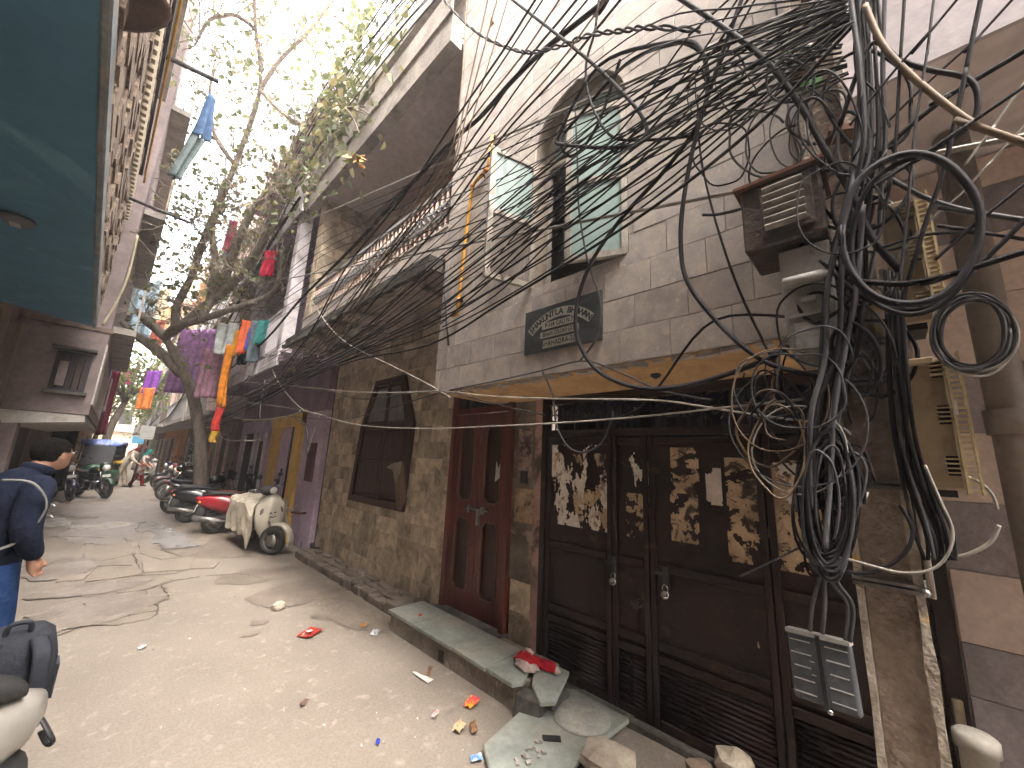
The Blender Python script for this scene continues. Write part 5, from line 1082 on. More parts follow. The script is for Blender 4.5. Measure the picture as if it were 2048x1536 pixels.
hang(545,500,9,.35,.6,cm('crimson',(.6,.03,.08)),'crimson cloth high on the lavender house',waves=2)
hang(465,470,11,.4,.7,cm('skyblue',(.2,.42,.6)),'sky blue cloth high among the branches',waves=2)
hang(470,440,10.5,.3,.8,cm('pinkred',(.62,.10,.2)),'pinkish red cloth high among the branches',waves=2)
hang(420,560,13,.6,1.3,cm('apricot',(.68,.42,.24)),'apricot cloth behind the tree fork',waves=2)
hang(380,600,17,.9,1.2,cm('peach',(.62,.40,.3)),'peach sheet further down the lane',waves=2)
for (px,py,Y,w_,d_,nm,c,lb) in ((298,560,16,1.2,1.9,'paleblue',(.42,.58,.68),'pale blue sheet hanging high on the left'),(318,640,17,.6,.9,'brick',(.45,.12,.08),'brick red cloth under the pale blue sheet'),(310,740,24,1.0,1.1,'violet',(.25,.07,.42),'violet cloth above the far lane'),(297,775,24,1.,1.,'tangerine',(.75,.24,.06),'tangerine cloth above the far lane'),(236,740,17,.4,2.0,'wine',(.2,.03,.06),'long wine red cloth at the corner of the left houses'),(232,700,19,1.,1.4,'steelblue',(.2,.27,.4),'steel blue cloth on the left house'),(330,575,22,1,1.6,'sand',(.5,.42,.3),'sand coloured sheet over the lane'),(258,735,30,1.2,1.,'magenta',(.6,.06,.25),'magenta cloth far down on the left'),(345,610,20,.9,1.2,'tan',(.52,.36,.22),'tan cloth behind the tree')):
    hang(px,py,Y,w_,d_,cm(nm,c),lb,waves=2)
# tall orange and red banner by the trunk
a=U(463,690,Y=11.2); b=U(448,800,Y=11.2)
def banner(px0,py0,px1,py1,wd,mat,nm,par,Yd=10.4):
    a=U(px0,py0,Y=Yd); b=U(px1,py1,Y=Yd); m=MB(); v=[]
    for j in range(13):
        t=j/12; p=a.lerp(b,t)
        for i in range(7):
            s=i/6-.5; v.append(p+Vector((.05*math.sin(s*7+t*3),0,0))+Vector((.72,-.69,0))*wd*s)
    m.add(v,[(j*7+i,j*7+i+1,(j+1)*7+i+1,(j+1)*7+i) for j in range(12) for i in range(6)],True); o=m.build(nm,mat,par,fix=False); s_=o.modifiers.new('thickness','SOLIDIFY'); s_.thickness=.006; return o
bn=thing('banner','long narrow orange cloth banner with red lower end hanging by the tree trunk','banner',U(430,880,Y=10.4))
banner(463,690,443,815,.17,cm('banner_orange',(.72,.25,.03)),'orange_cloth',bn); banner(443,815,432,862,.15,cm('banner_red',(.55,.05,.04)),'red_end',bn); banner(432,862,427,885,.12,cm('banner_gold',(.6,.36,.05)),'gold_fringe',bn)
a=U(382,885,Y=13); cloth('checked_cloth',a,a+Vector((.25,-.25,0)),.55,M('black_white_check',(.4,.4,.38),(.05,.06,.06),.9,sc=18,lo=.48,hi=.52),'black and white checked cloth on the tree trunk',2,.03)
a=U(150,850,Y=15.5); cloth('dark_cloth',a+Vector((-.35,0,0)),a+Vector((.1,.1,0)),1.6,cm('soot',(.025,.02,.025)),'black cloth draped over the corner behind the parked motorcycles',2,.08)
# metal tins, plants and signs down the lane
sg=thing('shop_board','small grey shop board hanging over the far lane','sign',U(295,870,Y=20)); p=U(295,865,Y=20); MB().box(p.x-.2,p.x+.2,p.y,p.y+.04,p.z-.25,p.z+.25).build('board',M('board_grey',(.42,.42,.4),rough=.6),sg); MB().tube([(p.x,p.y+.02,p.z+.25),(p.x+.3,p.y+.02,p.z+.8)],.02,6).build('bracket',black,sg)
sg=thing('shop_board','small blue sign on a post far down the lane','sign',U(276,960,Y=22)); p=U(276,880,Y=22); MB().box(p.x-.18,p.x+.18,p.y,p.y+.04,p.z-.15,p.z+.15).build('board',M('board_blue',(.12,.4,.62),rough=.6),sg); MB().tube([(p.x+.1,p.y+.06,0),(p.x+.35,p.y+.06,3.6)],.04,6).build('post',dark_conc,sg)
# ---------------------------------------------------------------- scooters and motorcycles
def paint(nm,c): return M('paint_'+nm,c,tuple(q*.8 for q in c),.28,sc=4,coat=.6,fine=.03,dirt=tuple(q*.5+.06 for q in c),dsc=5,dlo=.62,dhi=.85)
def sect(x,z,hw_,hh,n=14,e=2.6):
    out=[]
    for k in range(n):
        a=2*math.pi*k/n; c,s=math.cos(a),math.sin(a); out.append(Vector((x,hw_*math.copysign(abs(c)**(2/e),c),z+hh*math.copysign(abs(s)**(2/e),s))))
    return out
def wheel(par,x,r,w_,spokes=5,steer=0,name='wheel',rim=None):
    rm_=Matrix.Rotation(steer,3,'Z'); rx=rm_@Matrix.Rotation(R_(90),3,'X'); c=Vector((x,0,r))
    prof=[]; R0=r-w_*.5
    for k in range(10):
        a=2*math.pi*k/10; prof.append((R0+w_*.5*math.cos(a),w_*.5*math.sin(a)))
    m=MB(); secs=[[c+rx@Vector((q*math.cos(2*math.pi*j/24),q*math.sin(2*math.pi*j/24),h)) for j in range(24)] for q,h in prof+[prof[0]]]; m.loft(secs,caps=False); wo=m.build(name,tyre_m,par)
    m=MB(); m.lathe([(R0-w_*.42,-w_*.32),(R0-w_*.3,-w_*.34),(R0-w_*.34,0),(R0-w_*.3,w_*.34),(R0-w_*.42,w_*.32),(R0-w_*.5,0),(R0-w_*.42,-w_*.32)],c,rx,24)
    m.lathe([(.0,-w_*.4),(.055,-w_*.38),(.055,w_*.38),(.0,w_*.4)],c,rx,12)
    for k in range(spokes):
        a=2*math.pi*k/spokes; d=Vector((math.cos(a),math.sin(a),0)); m.tube([c+rx@(d*.03),c+rx@(d*(R0-w_*.4))],.016 if spokes<9 else .004,5)
    m.build('rim',rim or steel,wo)
    m=MB(); m.lathe([(.0,-.012),(r*.42,-.012),(r*.42,.012),(.0,.012)],c+rx@Vector((0,0,w_*.32)),rx,16); m.build('brake_disc',steel,wo)
    return wo
def scooter(col,label,loc,rotz,steer=0,lean=0,seatcol=None,grp='parked scooters',back_rest=True):
    t=thing('scooter',label,'scooter',loc,rotz,grp,world=False); t.rotation_euler=(lean,0,rotz)
    pm_=col
    rm_=Matrix.Rotation(steer,3,'Z'); hp=Vector((.50,0,.0))
    def st(p): p=Vector(p); return hp+rm_@(p-hp)
    wheel(t,-.62,.225,.10,5); wheel(t,.64,.225,.09,5,steer)
    m=MB(); m.loft([sect(-.98,.66,.05,.05),sect(-.93,.64,.11,.09),sect(-.78,.62,.17,.14),sect(-.5,.57,.19,.19),sect(-.25,.52,.185,.22),sect(-.10,.47,.17,.22),sect(-.03,.44,.15,.2)]); body=m.build('rear_body',pm_,t)
    MB().loft([sect(-.90,.755,.10,.03),sect(-.8,.785,.145,.05),sect(-.5,.775,.16,.055),sect(-.2,.745,.15,.06),sect(-.02,.72,.11,.05)]).build('seat',seatcol or seat_m,t)
    m=MB(); m.loft([sect(-.05,.27,.17,.04),sect(.15,.26,.18,.035),sect(.36,.27,.17,.04),sect(.42,.31,.15,.05)]); m.build('floorboard',M('dark_plastic',(.03,.03,.032),(.045,.044,.043),.65,sc=8),t)
    # front shield
    secs=[]
    for z,hw_,x,th in ((.26,.13,.40,.05),(.40,.20,.43,.06),(.58,.235,.46,.065),(.76,.22,.45,.065),(.88,.16,.42,.06),(.95,.09,.40,.05)):
        s=[]
        for k in range(15):
            a=-1+2*k/14; s.append(Vector((x+th*(1-a*a)*1.9,hw_*a,z)))
        for k in range(15):
            a=1-2*k/14; s.append(Vector((x+th*(1-a*a)*1.2-.03,hw_*a*.96,z)))
        secs.append(s)
    sh=MB().loft(secs).build('front_shield',pm_,t)
    MB().loft([sect(.37,.55,.10,.20),sect(.41,.60,.12,.27)]).build('inner_shield',MATS['dark_plastic'],t)
    for s in (-1,1): MB().ell((.515,s*.145,.70),(.028,.022,.065),(s*.35,0,s*-.4)).build('indicator',M('smoked_lens',(.10,.08,.09),(.2,.17,.18),.15),sh)
    m=MB(); secs=[]
    for k in range(9):
        a=R_(-20+k*17); r=.255; secs.append([st((.64+r*math.cos(a)*1.0,y,.225+r*math.sin(a)+ (0.02 if abs(y)<.05 else -.02))) for y in (-.075,-.04,0,.04,.075)]+[st((.64+(r-.02)*math.cos(a),y,.225+(r-.02)*math.sin(a))) for y in (.07,.04,0,-.04,-.07)])
    m.loft(secs); m.build('front_fender',pm_,t)
    for s in (-1,1): MB().tube([st((.64,s*.07,.225)),st((.53,s*.07,.50)),st((.5,s*.05,.6))],.018,7).build('fork',steel,t)
    hd=MB(); hs=[]
    for y,sx,sz in ((-.14,.03,.02),(-.10,.075,.06),(-.05,.1,.085),(0,.105,.09),(.05,.1,.085),(.10,.075,.06),(.14,.03,.02)):
        hs.append([st((.43+sx*math.cos(2*math.pi*k/12),y,1.02+sz*math.sin(2*math.pi*k/12))) for k in range(12)])
    hd.loft(hs); ho=hd.build('handlebar_cowl',pm_ if seatcol is None else MATS['dark_plastic'],t)
    MB().ell(st((.515,0,1.015)),(.03,.085,.055),(0,0,steer)).build('headlight',M('headlamp_glass',(.6,.6,.58),(.5,.5,.5),.08,spec=.8),ho)
    for s in (-1,1):
        MB().tube([st((.43,s*.12,1.04)),st((.40,s*.22,1.06)),st((.36,s*.34,1.05))],[.014,.014,.02],8).build('handle_grip',MATS['dark_plastic'],t)
        MB().tube([st((.43,s*.2,1.06)),st((.45,s*.3,1.08)),st((.44,s*.33,1.05))],.006,5).build('brake_lever',chrome,t)
        MB().tube([st((.42,s*.17,1.07)),st((.44,s*.22,1.22))],.006,5).build('mirror_stem',black,t)
        MB().ell(st((.44,s*.24,1.26)),(.02,.06,.04),(0,0,steer)).build('mirror',black,t)
        MB().obox((-.02,s*.19,.26),(.1,.09,.02)).build('footrest',black,t)
    MB().tube([(.45,0,.62),(.43,0,1.0)],.045,8).build('steering_column',MATS['dark_plastic'],t)
    m=MB(); m.loft([sect(-.7,.28,.05,.07),sect(-.45,.30,.09,.10),sect(-.2,.30,.08,.09)]); m.build('engine',M('engine_grey',(.12,.12,.12),(.07,.07,.07),.5,metal=.4),t)
    MB().tube([(-.25,-.12,.25),(-.5,-.15,.24),(-.62,-.16,.27),(-.98,-.17,.33)],[.02,.03,.055,.05],10).build('exhaust',steel,t)
    if back_rest: m=MB(); m.tube([(-.78,.13,.80),(-.98,.12,.84),(-1.02,0,.85),(-.98,-.12,.84),(-.78,-.13,.80)],.014,7); m.build('grab_rail',chrome,t)
    if back_rest: MB().ell((-.965,0,.68),(.035,.09,.045)).build('tail_light',M('red_lens',(.35,.015,.012),rough=.15),t)
    if back_rest: MB().obox((-.965,0,.50),(.012,.2,.14),(0,.25,0)).build('number_plate',plate_m,t)
    m=MB(); m.loft([sect(-.96,.42,.07,.1),sect(-.90,.44,.08,.14),sect(-.8,.45,.08,.1)]); m.build('mudguard',MATS['dark_plastic'],t)
    MB().tube([(-.15,.12,.2),(-.1,.25,.0)],.012,6).build('side_stand',black,t)
    if back_rest:
        for s in (-1,1): MB().ell((-.92,s*.13,.61),(.03,.03,.03)).build('indicator',M('amber_lens',(.45,.16,.03),rough=.2),t)
    return t
def motorcycle(col,label,loc,rotz,steer=0,lean=.0,grp='parked motorcycles'):
    t=thing('motorcycle',label,'motorcycle',loc,rotz,grp,world=False); t.rotation_euler=(lean,0,rotz)
    hp=Vector((.42,0,0)); rm_=Matrix.Rotation(steer,3,'Z')
    def st(p): return hp+rm_@(Vector(p)-hp)
    wheel(t,-.64,.30,.09,5); wo=wheel(t,.66,.30,.08,5,0)
    for s in (-1,1):
        MB().tube([(.66,s*.08,.30),(.50,s*.085,.68),(.40,s*.08,.98)],[.024,.024,.02],8).build('fork',chrome,t)
        MB().tube([(-.64,s*.12,.32),(-.5,s*.13,.68)],.028,8).build('shock_absorber',chrome,t)
        MB().tube([(.38,s*.06,1.02),(.40,s*.2,1.08),(.30,s*.37,1.06)],[.012,.012,.018],8).build('handle_grip',black,t)
        MB().tube([(.36,s*.2,1.09),(.37,s*.27,1.22)],.006,5).build('mirror_stem',chrome,t); MB().ell((.37,s*.29,1.26),(.018,.065,.045)).build('mirror',black,t)
        MB().ell((.50,s*.16,.88),(.035,.03,.03)).build('indicator',M('amber_lens',(.45,.16,.03)),t); MB().ell((-.80,s*.14,.72),(.03,.03,.03)).build('indicator',M('amber_lens',(.45,.16,.03),rough=.2),t)
        MB().tube([(.0,s*.1,.35),(.0,s*.3,.34)],.014,6).build('footrest',black,t)
    MB().loft([sect(.34,.83,.06,.06),sect(.27,.86,.13,.11),sect(.1,.86,.145,.12),sect(-.08,.80,.12,.09),sect(-.14,.77,.09,.05)]).build('fuel_tank',col,t)
    MB().loft([sect(-.08,.78,.10,.035),sect(-.3,.76,.13,.05),sect(-.6,.79,.13,.05),sect(-.82,.83,.08,.03)]).build('seat',seat_m,t)
    MB().loft([sect(-.2,.62,.10,.10),sect(-.5,.66,.12,.09),sect(-.85,.76,.06,.05)]).build('side_panel',col,t)
    m=MB(); m.loft([sect(-.15,.40,.11,.12),sect(.05,.42,.13,.17),sect(.22,.45,.10,.14)]); m.box(.02,.2,-.09,.09,.5,.72)
    for k in range(6): m.box(.0,.22,-.11,.11,.53+k*.03,.54+k*.03)
    m.build('engine',M('engine_grey',(.12,.12,.12),(.07,.07,.07),.5,metal=.4),t)
    m=MB(); m.tube([(.40,0,.95),(.25,0,.72),(-.15,0,.62),(-.6,0,.7)],.03,7); m.tube([(.36,0,.8),(.25,0,.35),(-.2,0,.28),(-.64,0,.3)],.025,7); m.build('frame',black,t)
    MB().tube([(.2,-.12,.45),(.12,-.14,.25),(-.3,-.16,.25),(-.5,-.17,.3),(-.95,-.19,.38)],[.02,.022,.03,.045,.05],9).build('exhaust',chrome,t)
    hl=MB().lathe([(.0,.09),(.085,.08),(.10,.05),(.09,-.03),(.0,-.08)],(.52,0,.93),(0,R_(90),0),16).build('headlight',M('headlamp_glass',(.6,.6,.58)),t)
    MB().loft([sect(.56,.95,.09,.11),sect(.44,.97,.12,.14),sect(.36,.98,.08,.1)]).build('headlight_cowl',col,t)
    m=MB(); secs=[]
    for k in range(8):
        a=R_(20+k*18); r=.335; secs.append([Vector((.66+r*math.cos(a),y,.30+r*math.sin(a)-.3*abs(y))) for y in (-.06,-.03,0,.03,.06)]+[Vector((.66+(r-.012)*math.cos(a),y,.30+(r-.012)*math.sin(a)-.3*abs(y))) for y in (.06,.03,0,-.03,-.06)])
    m.loft(secs); m.build('front_fender',col,t)
    m=MB(); secs=[]
    for k in range(7):
        a=R_(60+k*18); r=.345; secs.append([Vector((-.64+r*math.cos(a),y,.30+r*math.sin(a))) for y in (-.07,0,.07)]+[Vector((-.64+(r-.012)*math.cos(a),y,.30+(r-.012)*math.sin(a))) for y in (.07,0,-.07)])
    m.loft(secs); m.build('rear_fender',black,t)
    MB().ell((-.9,0,.78),(.03,.07,.035)).build('tail_light',M('red_lens',(.35,.015,.012)),t); MB().obox((-.97,0,.58),(.01,.18,.13),(0,.3,0)).build('number_plate',plate_m,t); MB().obox((.60,0,.70),(.01,.2,.08),(0,-.3,0)).build('number_plate',plate_m,t)
    MB().tube([(.43,-.38,.55),(.5,0,.52),(.43,.38,.55)],.014,6).build('leg_guard',chrome,t); MB().tube([(-.1,.12,.25),(-.06,.28,.0)],.012,6).build('side_stand',black,t)
    return t
def yaw(dx,dy): return math.atan2(dy,dx)
cream_p=paint('cream',(.60,.56,.46)); red_p=paint('red',(.30,.012,.022)); black_p=paint('black',(.012,.012,.014)); navy_p=paint('navy',(.015,.02,.06)); grey_p=paint('grey',(.30,.28,.255)); dred=paint('darkred',(.12,.015,.015))
# cream scooter, front towards the lane
p=U(540,1110,Z=0)
ang=yaw(.06,-.98); sc1=scooter(cream_p,'cream scooter with a tattered cover, nearest of the row, front wheel outward',(0,0,0),0,steer=R_(34),lean=R_(5),seatcol=seat_m)
sc1.location=(p.x-.64*math.cos(ang)+.02,p.y-.64*math.sin(ang),0); sc1.rotation_euler=(R_(5),0,ang)
# its crumpled cover lying over body and floorboard
m=MB(); nn_,kk=22,26; v=[]
for j in range(kk+1):
    x=-.95+1.42*j/kk
    for i in range(nn_+1):
        s=i/nn_*2-1; top=.84 if x<0 else .84-.75*min(x,.3)+(1.4*max(0,x-.3)); hang_=.52
        ww=.24; a=s*1.0
        if abs(a)<.42: y=ww*a/.42; z=top-.03*(a/.42)**2
        else: y=math.copysign(ww+.06*(abs(a)-.42),a); z=top-.03-hang_*(abs(a)-.42)/.58*(1+.25*noise.noise((x*3,s,2)))
        y+=.035*noise.noise((x*5,s*4,1)); z+=.03*noise.noise((x*6,s*5,8)); v.append((x,y,z))
m.add(v,[(j*(nn_+1)+i,j*(nn_+1)+i+1,(j+1)*(nn_+1)+i+1,(j+1)*(nn_+1)+i) for j in range(kk) for i in range(nn_)],False)
cv=m.build('scooter_cover',M('cover_cloth',(.52,.47,.38),(.40,.36,.29),.8,sc=6,dirt=(.25,.2,.14),dsc=4,dlo=.56,dhi=.75),sc1,fix=False); s_=cv.modifiers.new('thickness','SOLIDIFY'); s_.thickness=.006
# smiling face moulded in the shield's black badges
for (y,z,rx) in ((-.035,.66,.018),(.03,.66,.018)): MB().ell((.592,y,z),(.006,rx,.012)).build('badge',black,sc1)
MB().tube([(.585,-.05,.60),(.598,0,.585),(.585,.05,.60)],.007,5).build('badge',black,sc1)
p=U(425,1068,Z=0); a2=yaw(.55,-.12)
sc2=scooter(red_p,'glossy red scooter parked rear to the lane behind the cream one',(p.x+.62*math.cos(a2),p.y+.62*math.sin(a2),0),a2,steer=R_(-15),lean=R_(-4),seatcol=seat_m)
MB().loft([sect(-.62,.835,.14,.012),sect(-.2,.80,.13,.012)]).build('seat_top',M('red_seat_vinyl',(.30,.05,.05),(.22,.04,.04),.5),sc2)
p=U(372,1048,Z=0); sc3=scooter(black_p,'black scooter between the red scooter and the tree',(p.x+.62,p.y+.05,0),R_(-8),steer=R_(-10),lean=R_(-4),seatcol=seat_m)
p=U(352,1030,Z=0); motorcycle(black_p,'black motorcycle with white number plate, rear to the lane by the tree',(p.x+.6,p.y+.2,0),R_(0),lean=R_(-6))
p=U(320,978,Z=0); motorcycle(navy_p,'dark blue motorcycle beyond the tree, front wheel to the lane',(p.x+.6,p.y,0),R_(184),lean=R_(5))
p=U(345,985,Z=0); motorcycle(black_p,'second dark motorcycle beyond the tree, nearer the doorway',(p.x+.6,p.y+.5,0),R_(186),lean=R_(5))
p=U(340,1003,Z=0); motorcycle(black_p,'black motorcycle squeezed between the tree and the row of bikes',(p.x+.55,p.y+.1,0),R_(172),lean=R_(5))
p=U(330,990,Z=0); motorcycle(dred,'dark red motorcycle just beyond the tree trunk',(p.x+.6,p.y+.1,0),R_(178),lean=R_(5))
p=U(300,972,Z=0); scooter(grey_p,'grey scooter far down on the right behind the walking woman',(p.x+.5,p.y+2,0),R_(200),grp='parked scooters')
p=U(140,1003,Z=0); motorcycle(navy_p,'dark motorcycle parked on the left nearest the wall',(p.x-.22,p.y+.62,0),R_(-72),lean=R_(7))
p=U(208,998,Z=0); motorcycle(M('paint_green',(.02,.05,.03),rough=.3),'motorcycle with round chrome headlight parked on the left',(p.x-.30,p.y+.60,0),R_(-62),lean=R_(5))
# grey scooter right by the viewpoint, only its tail in view
sc9=scooter(grey_p,'grey scooter tail cut off by the lower left corner',(-.90,2.05,0),R_(203),lean=R_(3),grp='parked scooters',back_rest=False)
# ---------------------------------------------------------------- auto rickshaw
p=U(195,960,Y=24); AR=thing('auto_rickshaw','auto rickshaw with blue white canvas roof parked far down on the left','auto rickshaw',(-.15,22.5,0),R_(-95),world=False)
gnp=M('rickshaw_green',(.02,.10,.05),(.015,.07,.04),.4); ylp=M('rickshaw_yellow',(.62,.38,.03),(.5,.3,.03),.4)
wheel(AR,1.25,.22,.1,5); 
for s in (-.55,.55):
    w_=wheel(AR,-.75,.22,.1,5); w_.location=(0,s,0)
m=MB(); m.loft([sect(-1.2,.62,.62,.32,e=5),sect(-.4,.62,.66,.34,e=5),sect(.2,.5,.64,.22,e=5),sect(.8,.5,.5,.2,e=4),sect(1.2,.62,.30,.3,e=3),sect(1.42,.62,.16,.25,e=3)]); m.build('body',gnp,AR)
m=MB(); m.loft([sect(-1.22,.98,.63,.05,e=6),sect(.0,.98,.66,.05,e=6),sect(.5,.95,.62,.05,e=6)]); m.build('yellow_band',ylp,AR)
m=MB(); m.loft([sect(-1.25,1.55,.58,.10,e=5),sect(-1.15,1.68,.62,.12,e=5),sect(0,1.74,.64,.1,e=5),sect(.7,1.70,.58,.1,e=5),sect(.95,1.62,.5,.05,e=5)]); m.build('canvas_roof',M('blue_white_canvas',(.42,.47,.66),(.10,.16,.45),.7,sc=2,lo=.45,hi=.55,stretch=(.3,1,1)),AR)
for x,y in ((-1.15,.58),(-1.15,-.58),(.0,.62),(.0,-.62),(.95,.42),(.95,-.42)): MB().tube([(x,y,.9),(x*.95,y*.95,1.66)],.025,6).build('post',black,AR)
m=MB(); m.prism([(1.25,-.42,.85),(1.25,.42,.85),(.95,.42,1.6),(.95,-.42,1.6)],(.02,0,0)); m.build('windscreen',M('dark_pane',(.05,.05,.055)),AR)
m=MB(); m.box(-1.1,-.6,-.55,.55,.85,1.2); m.build('back_seat',seat_m,AR); MB().box(-1.22,-1.18,-.5,.5,1.05,1.5).build('rear_curtain',M('canvas_dark',(.06,.07,.1),rough=.8),AR)
MB().lathe([(.0,.03),(.08,.02),(.08,-.03)],(1.43,0,.78),(0,R_(90),0),12).build('headlight',MATS['headlamp_glass'],AR)
# ---------------------------------------------------------------- people
skin=M('skin',(.30,.16,.105),(.26,.135,.09),.55,sc=8,fine=.04)
def flesh(name,chains,mat,parent,vox=.012,sm=4,balls=()):
    "tapering limbs fused into one continuous surface"
    m=MB()
    for ch in chains:
        pts=[Vector(c[0]) for c in ch]; m2=smooth(pts,4); rr=[];  
        for i in range(len(m2)):
            t=i/4; k=min(int(t),len(ch)-2); rr.append(ch[k][1]*(1-(t-k))+ch[k+1][1]*(t-k))
        fl=ch[0][2] if len(ch[0])>2 else 1.
        m.tube(m2,rr,12,flat=fl)
        if fl==1.:
            m.ell(m2[0],rr[0]*.98,n=10,h=8); m.ell(m2[-1],rr[-1]*.98,n=10,h=8)
    for c,r,*ro in balls: m.ell(c,r,ro[0] if ro else None,n=16,h=12)
    o=m.build(name,mat,parent); md=o.modifiers.new('fuse','REMESH'); md.mode='VOXEL'; md.voxel_size=vox; md.use_smooth_shade=True
    if sm: s=o.modifiers.new('smooth','SMOOTH'); s.factor=.5; s.iterations=sm
    return o
def hand(chs,w,d,side,curl=.9):
    "palm and five bent fingers from wrist w along direction d; side = thumb direction"
    d=d.normalized(); side=(side-d*side.dot(d)).normalized(); n_=d.cross(side)
    chs.append([(w,.026),(w+d*.05,.034),(w+d*.085,.034)])
    for k,(o_,l) in enumerate(((.03,.075),(.011,.083),(-.01,.077),(-.03,.06))):
        b=w+d*.085+side*o_; q=b+d*l*.45+n_*l*.15*curl; e=q+d*l*.22+n_*l*.40*curl; chs.append([(w+d*.05+side*o_*.8,.011),(b,.0105),(q,.0095),(e,.008)])
    b=w+d*.03+side*.03; chs.append([(w+d*.015+side*.015,.013),(b,.0125),(b+d*.035+side*.022+n_*.01,.011),(b+d*.065+side*.02+n_*.025,.009)])
# man in the foreground: local x forward, y to his left
man=thing('person','person in dark navy jacket and blue jeans leaning forward, seen from behind','person',(-.375,4.37,0),R_(38),world=False); man.rotation_euler=(0,R_(-4),R_(38)); man.scale=(1.0,1.02,.98)
ch=[[((.02,.10,.05),.05),((0,.10,.45),.062),((-.02,.10,.88),.085)],[((.0,-.12,.05),.05),((.02,-.11,.45),.062),((-.02,-.10,.88),.085)],
 [((-.02,0,.86),.14),((0,0,1.05),.145),((.06,0,1.28),.15),((.10,0,1.40),.11),((.15,0,1.47),.06),((.19,0,1.52),.055)]]
ch.append([((.08,.19,1.36),.06),((.0,.26,1.12),.05),((.03,.25,.90),.034)])
hand(ch,Vector((.03,.25,.90)),Vector((.15,0,-.95)),Vector((.9,-.3,.1)),.5)
ch.append([((.08,-.19,1.36),.06),((-.02,-.27,1.12),.05),((.04,-.265,.92),.034)])
hand(ch,Vector((.04,-.265,.92)),Vector((.25,0,-.95)),Vector((.9,.3,.2)),.6)
hc=Vector((.235,0,1.575))
flesh('body',ch,skin,man,.011,3,balls=[(hc,(.10,.076,.115),(0,.22,0)),(hc+Vector((.03,0,-.055)),(.068,.055,.06)),(hc+Vector((.105,0,-.015)),(.018,.014,.02)),(hc+Vector((.0,.078,-.01)),(.022,.010,.032)),(hc+Vector((.0,-.078,-.01)),(.022,.010,.032)),(hc+Vector((.088,0,-.055)),(.016,.026,.009))])
hair=M('black_hair',(.004,.0035,.0035),(.008,.007,.006),.9,spec=.08,sc=40,stretch=(1,1,.3),bump=.6,bs=120)
m=MB(); m.ell(hc+Vector((-.012,0,.025)),(.112,.086,.105),(0,.15,0),n=24,h=16)
mm=[]
keep=[]
for f in m.f:
    c=sum((Vector(m.v[i]) for i in f),Vector())/len(f)-hc
    # hairline: keep scalp and back of head, bare face and around the ears
    if c.z>.055 or (c.x<.0 and c.z>-.055) or (c.x<.05 and c.z>.015): keep.append(f)
m.f=keep; m.sm=[True]*len(keep); m.v=[tuple(Vector(q)+(Vector(q)-hc).normalized()*.008*noise.noise(Vector(q)*38)) for q in m.v]
ho=m.build('hair',hair,man,fix=False); s=ho.modifiers.new('t','SOLIDIFY'); s.thickness=.015
m=MB()
for s in (-1,1): m.tube([hc+Vector((.098,s*.012,.018)),hc+Vector((.104,s*.035,.03)),hc+Vector((.095,s*.06,.018)),hc+Vector((.10,s*.035,-.004)),hc+Vector((.098,s*.012,.018))],.003,5); m.tube([hc+Vector((.095,s*.06,.02)),hc+Vector((.0,s*.083,.025)),hc+Vector((-.02,s*.083,.01))],.003,5)
m.build('glasses',black,man)
for s in (-1,1): MB().ell(hc+Vector((.086,s*.034,.012)),(.01,.014,.009)).build('eye',M('eye_white',(.5,.46,.42),rough=.3),man)
jk=M('navy_jacket_cloth',(.008,.011,.022),(.013,.017,.032),.95,spec=.1,sc=7,bump=.35,bs=22)
jch=[[((-.03,0,.80),.165),((0,0,1.0),.165),((.05,0,1.24),.175),((.09,0,1.38),.14),((.13,0,1.44),.085)],
 [((.07,.17,1.37),.085),((-.01,.265,1.12),.075),((.03,.252,.92),.05)],[((.07,-.17,1.37),.085),((-.03,-.275,1.13),.078),((.04,-.268,.94),.052)]]
flesh('jacket',jch,jk,man,.014,4,balls=[((.06,0,1.30),(.13,.22,.13)),((-.02,0,.92),(.15,.2,.14))])
MB().lathe([(.075,-.03),(.085,.02),(.08,.05),(.07,.05),(.068,-.02)],(.145,0,1.455),(0,.45,0),18).build('collar',jk,man)
for z,s in ((1.22,1),(1.14,1)):
    MB().tube([(.235,-.02,z),(.222,-.09,z),(.19,-.15,z)],.004,5).build('piping',M('white_piping',(.5,.5,.5),rough=.7),man)
jn=M('blue_jeans',(.025,.06,.17),(.014,.035,.10),.9,spec=.1,sc=6,bump=.25,bs=40,dirt=(.05,.11,.27),dsc=3,dlo=.58,dhi=.75)
flesh('jeans',[[((.0,.10,.06),.075),((0,.10,.45),.085),((-.02,.09,.84),.115)],[((.0,-.12,.06),.075),((.02,-.11,.45),.085),((-.02,-.09,.84),.115)],[((-.02,.06,.86),.125),((-.02,-.06,.86),.125)]],jn,man,.014,4)
for s in (.10,-.12): MB().loft([[Vector((x,s+y*w_,z)) for y,z in ((-1,0),(1,0),(1,h),(0,h*1.15),(-1,h))] for x,w_,h in ((-.09,.04,.08),(-.03,.048,.1),(.08,.05,.07),(.16,.04,.045),(.18,.02,.03))]).build('shoe',black,man)
bp=M('backpack_nylon',(.03,.033,.042),(.02,.022,.028),.8,spec=.15,sc=9,bump=.25,bs=70)
strap_m=M('grey_strap',(.17,.165,.155),(.12,.115,.11),.8,sc=14)
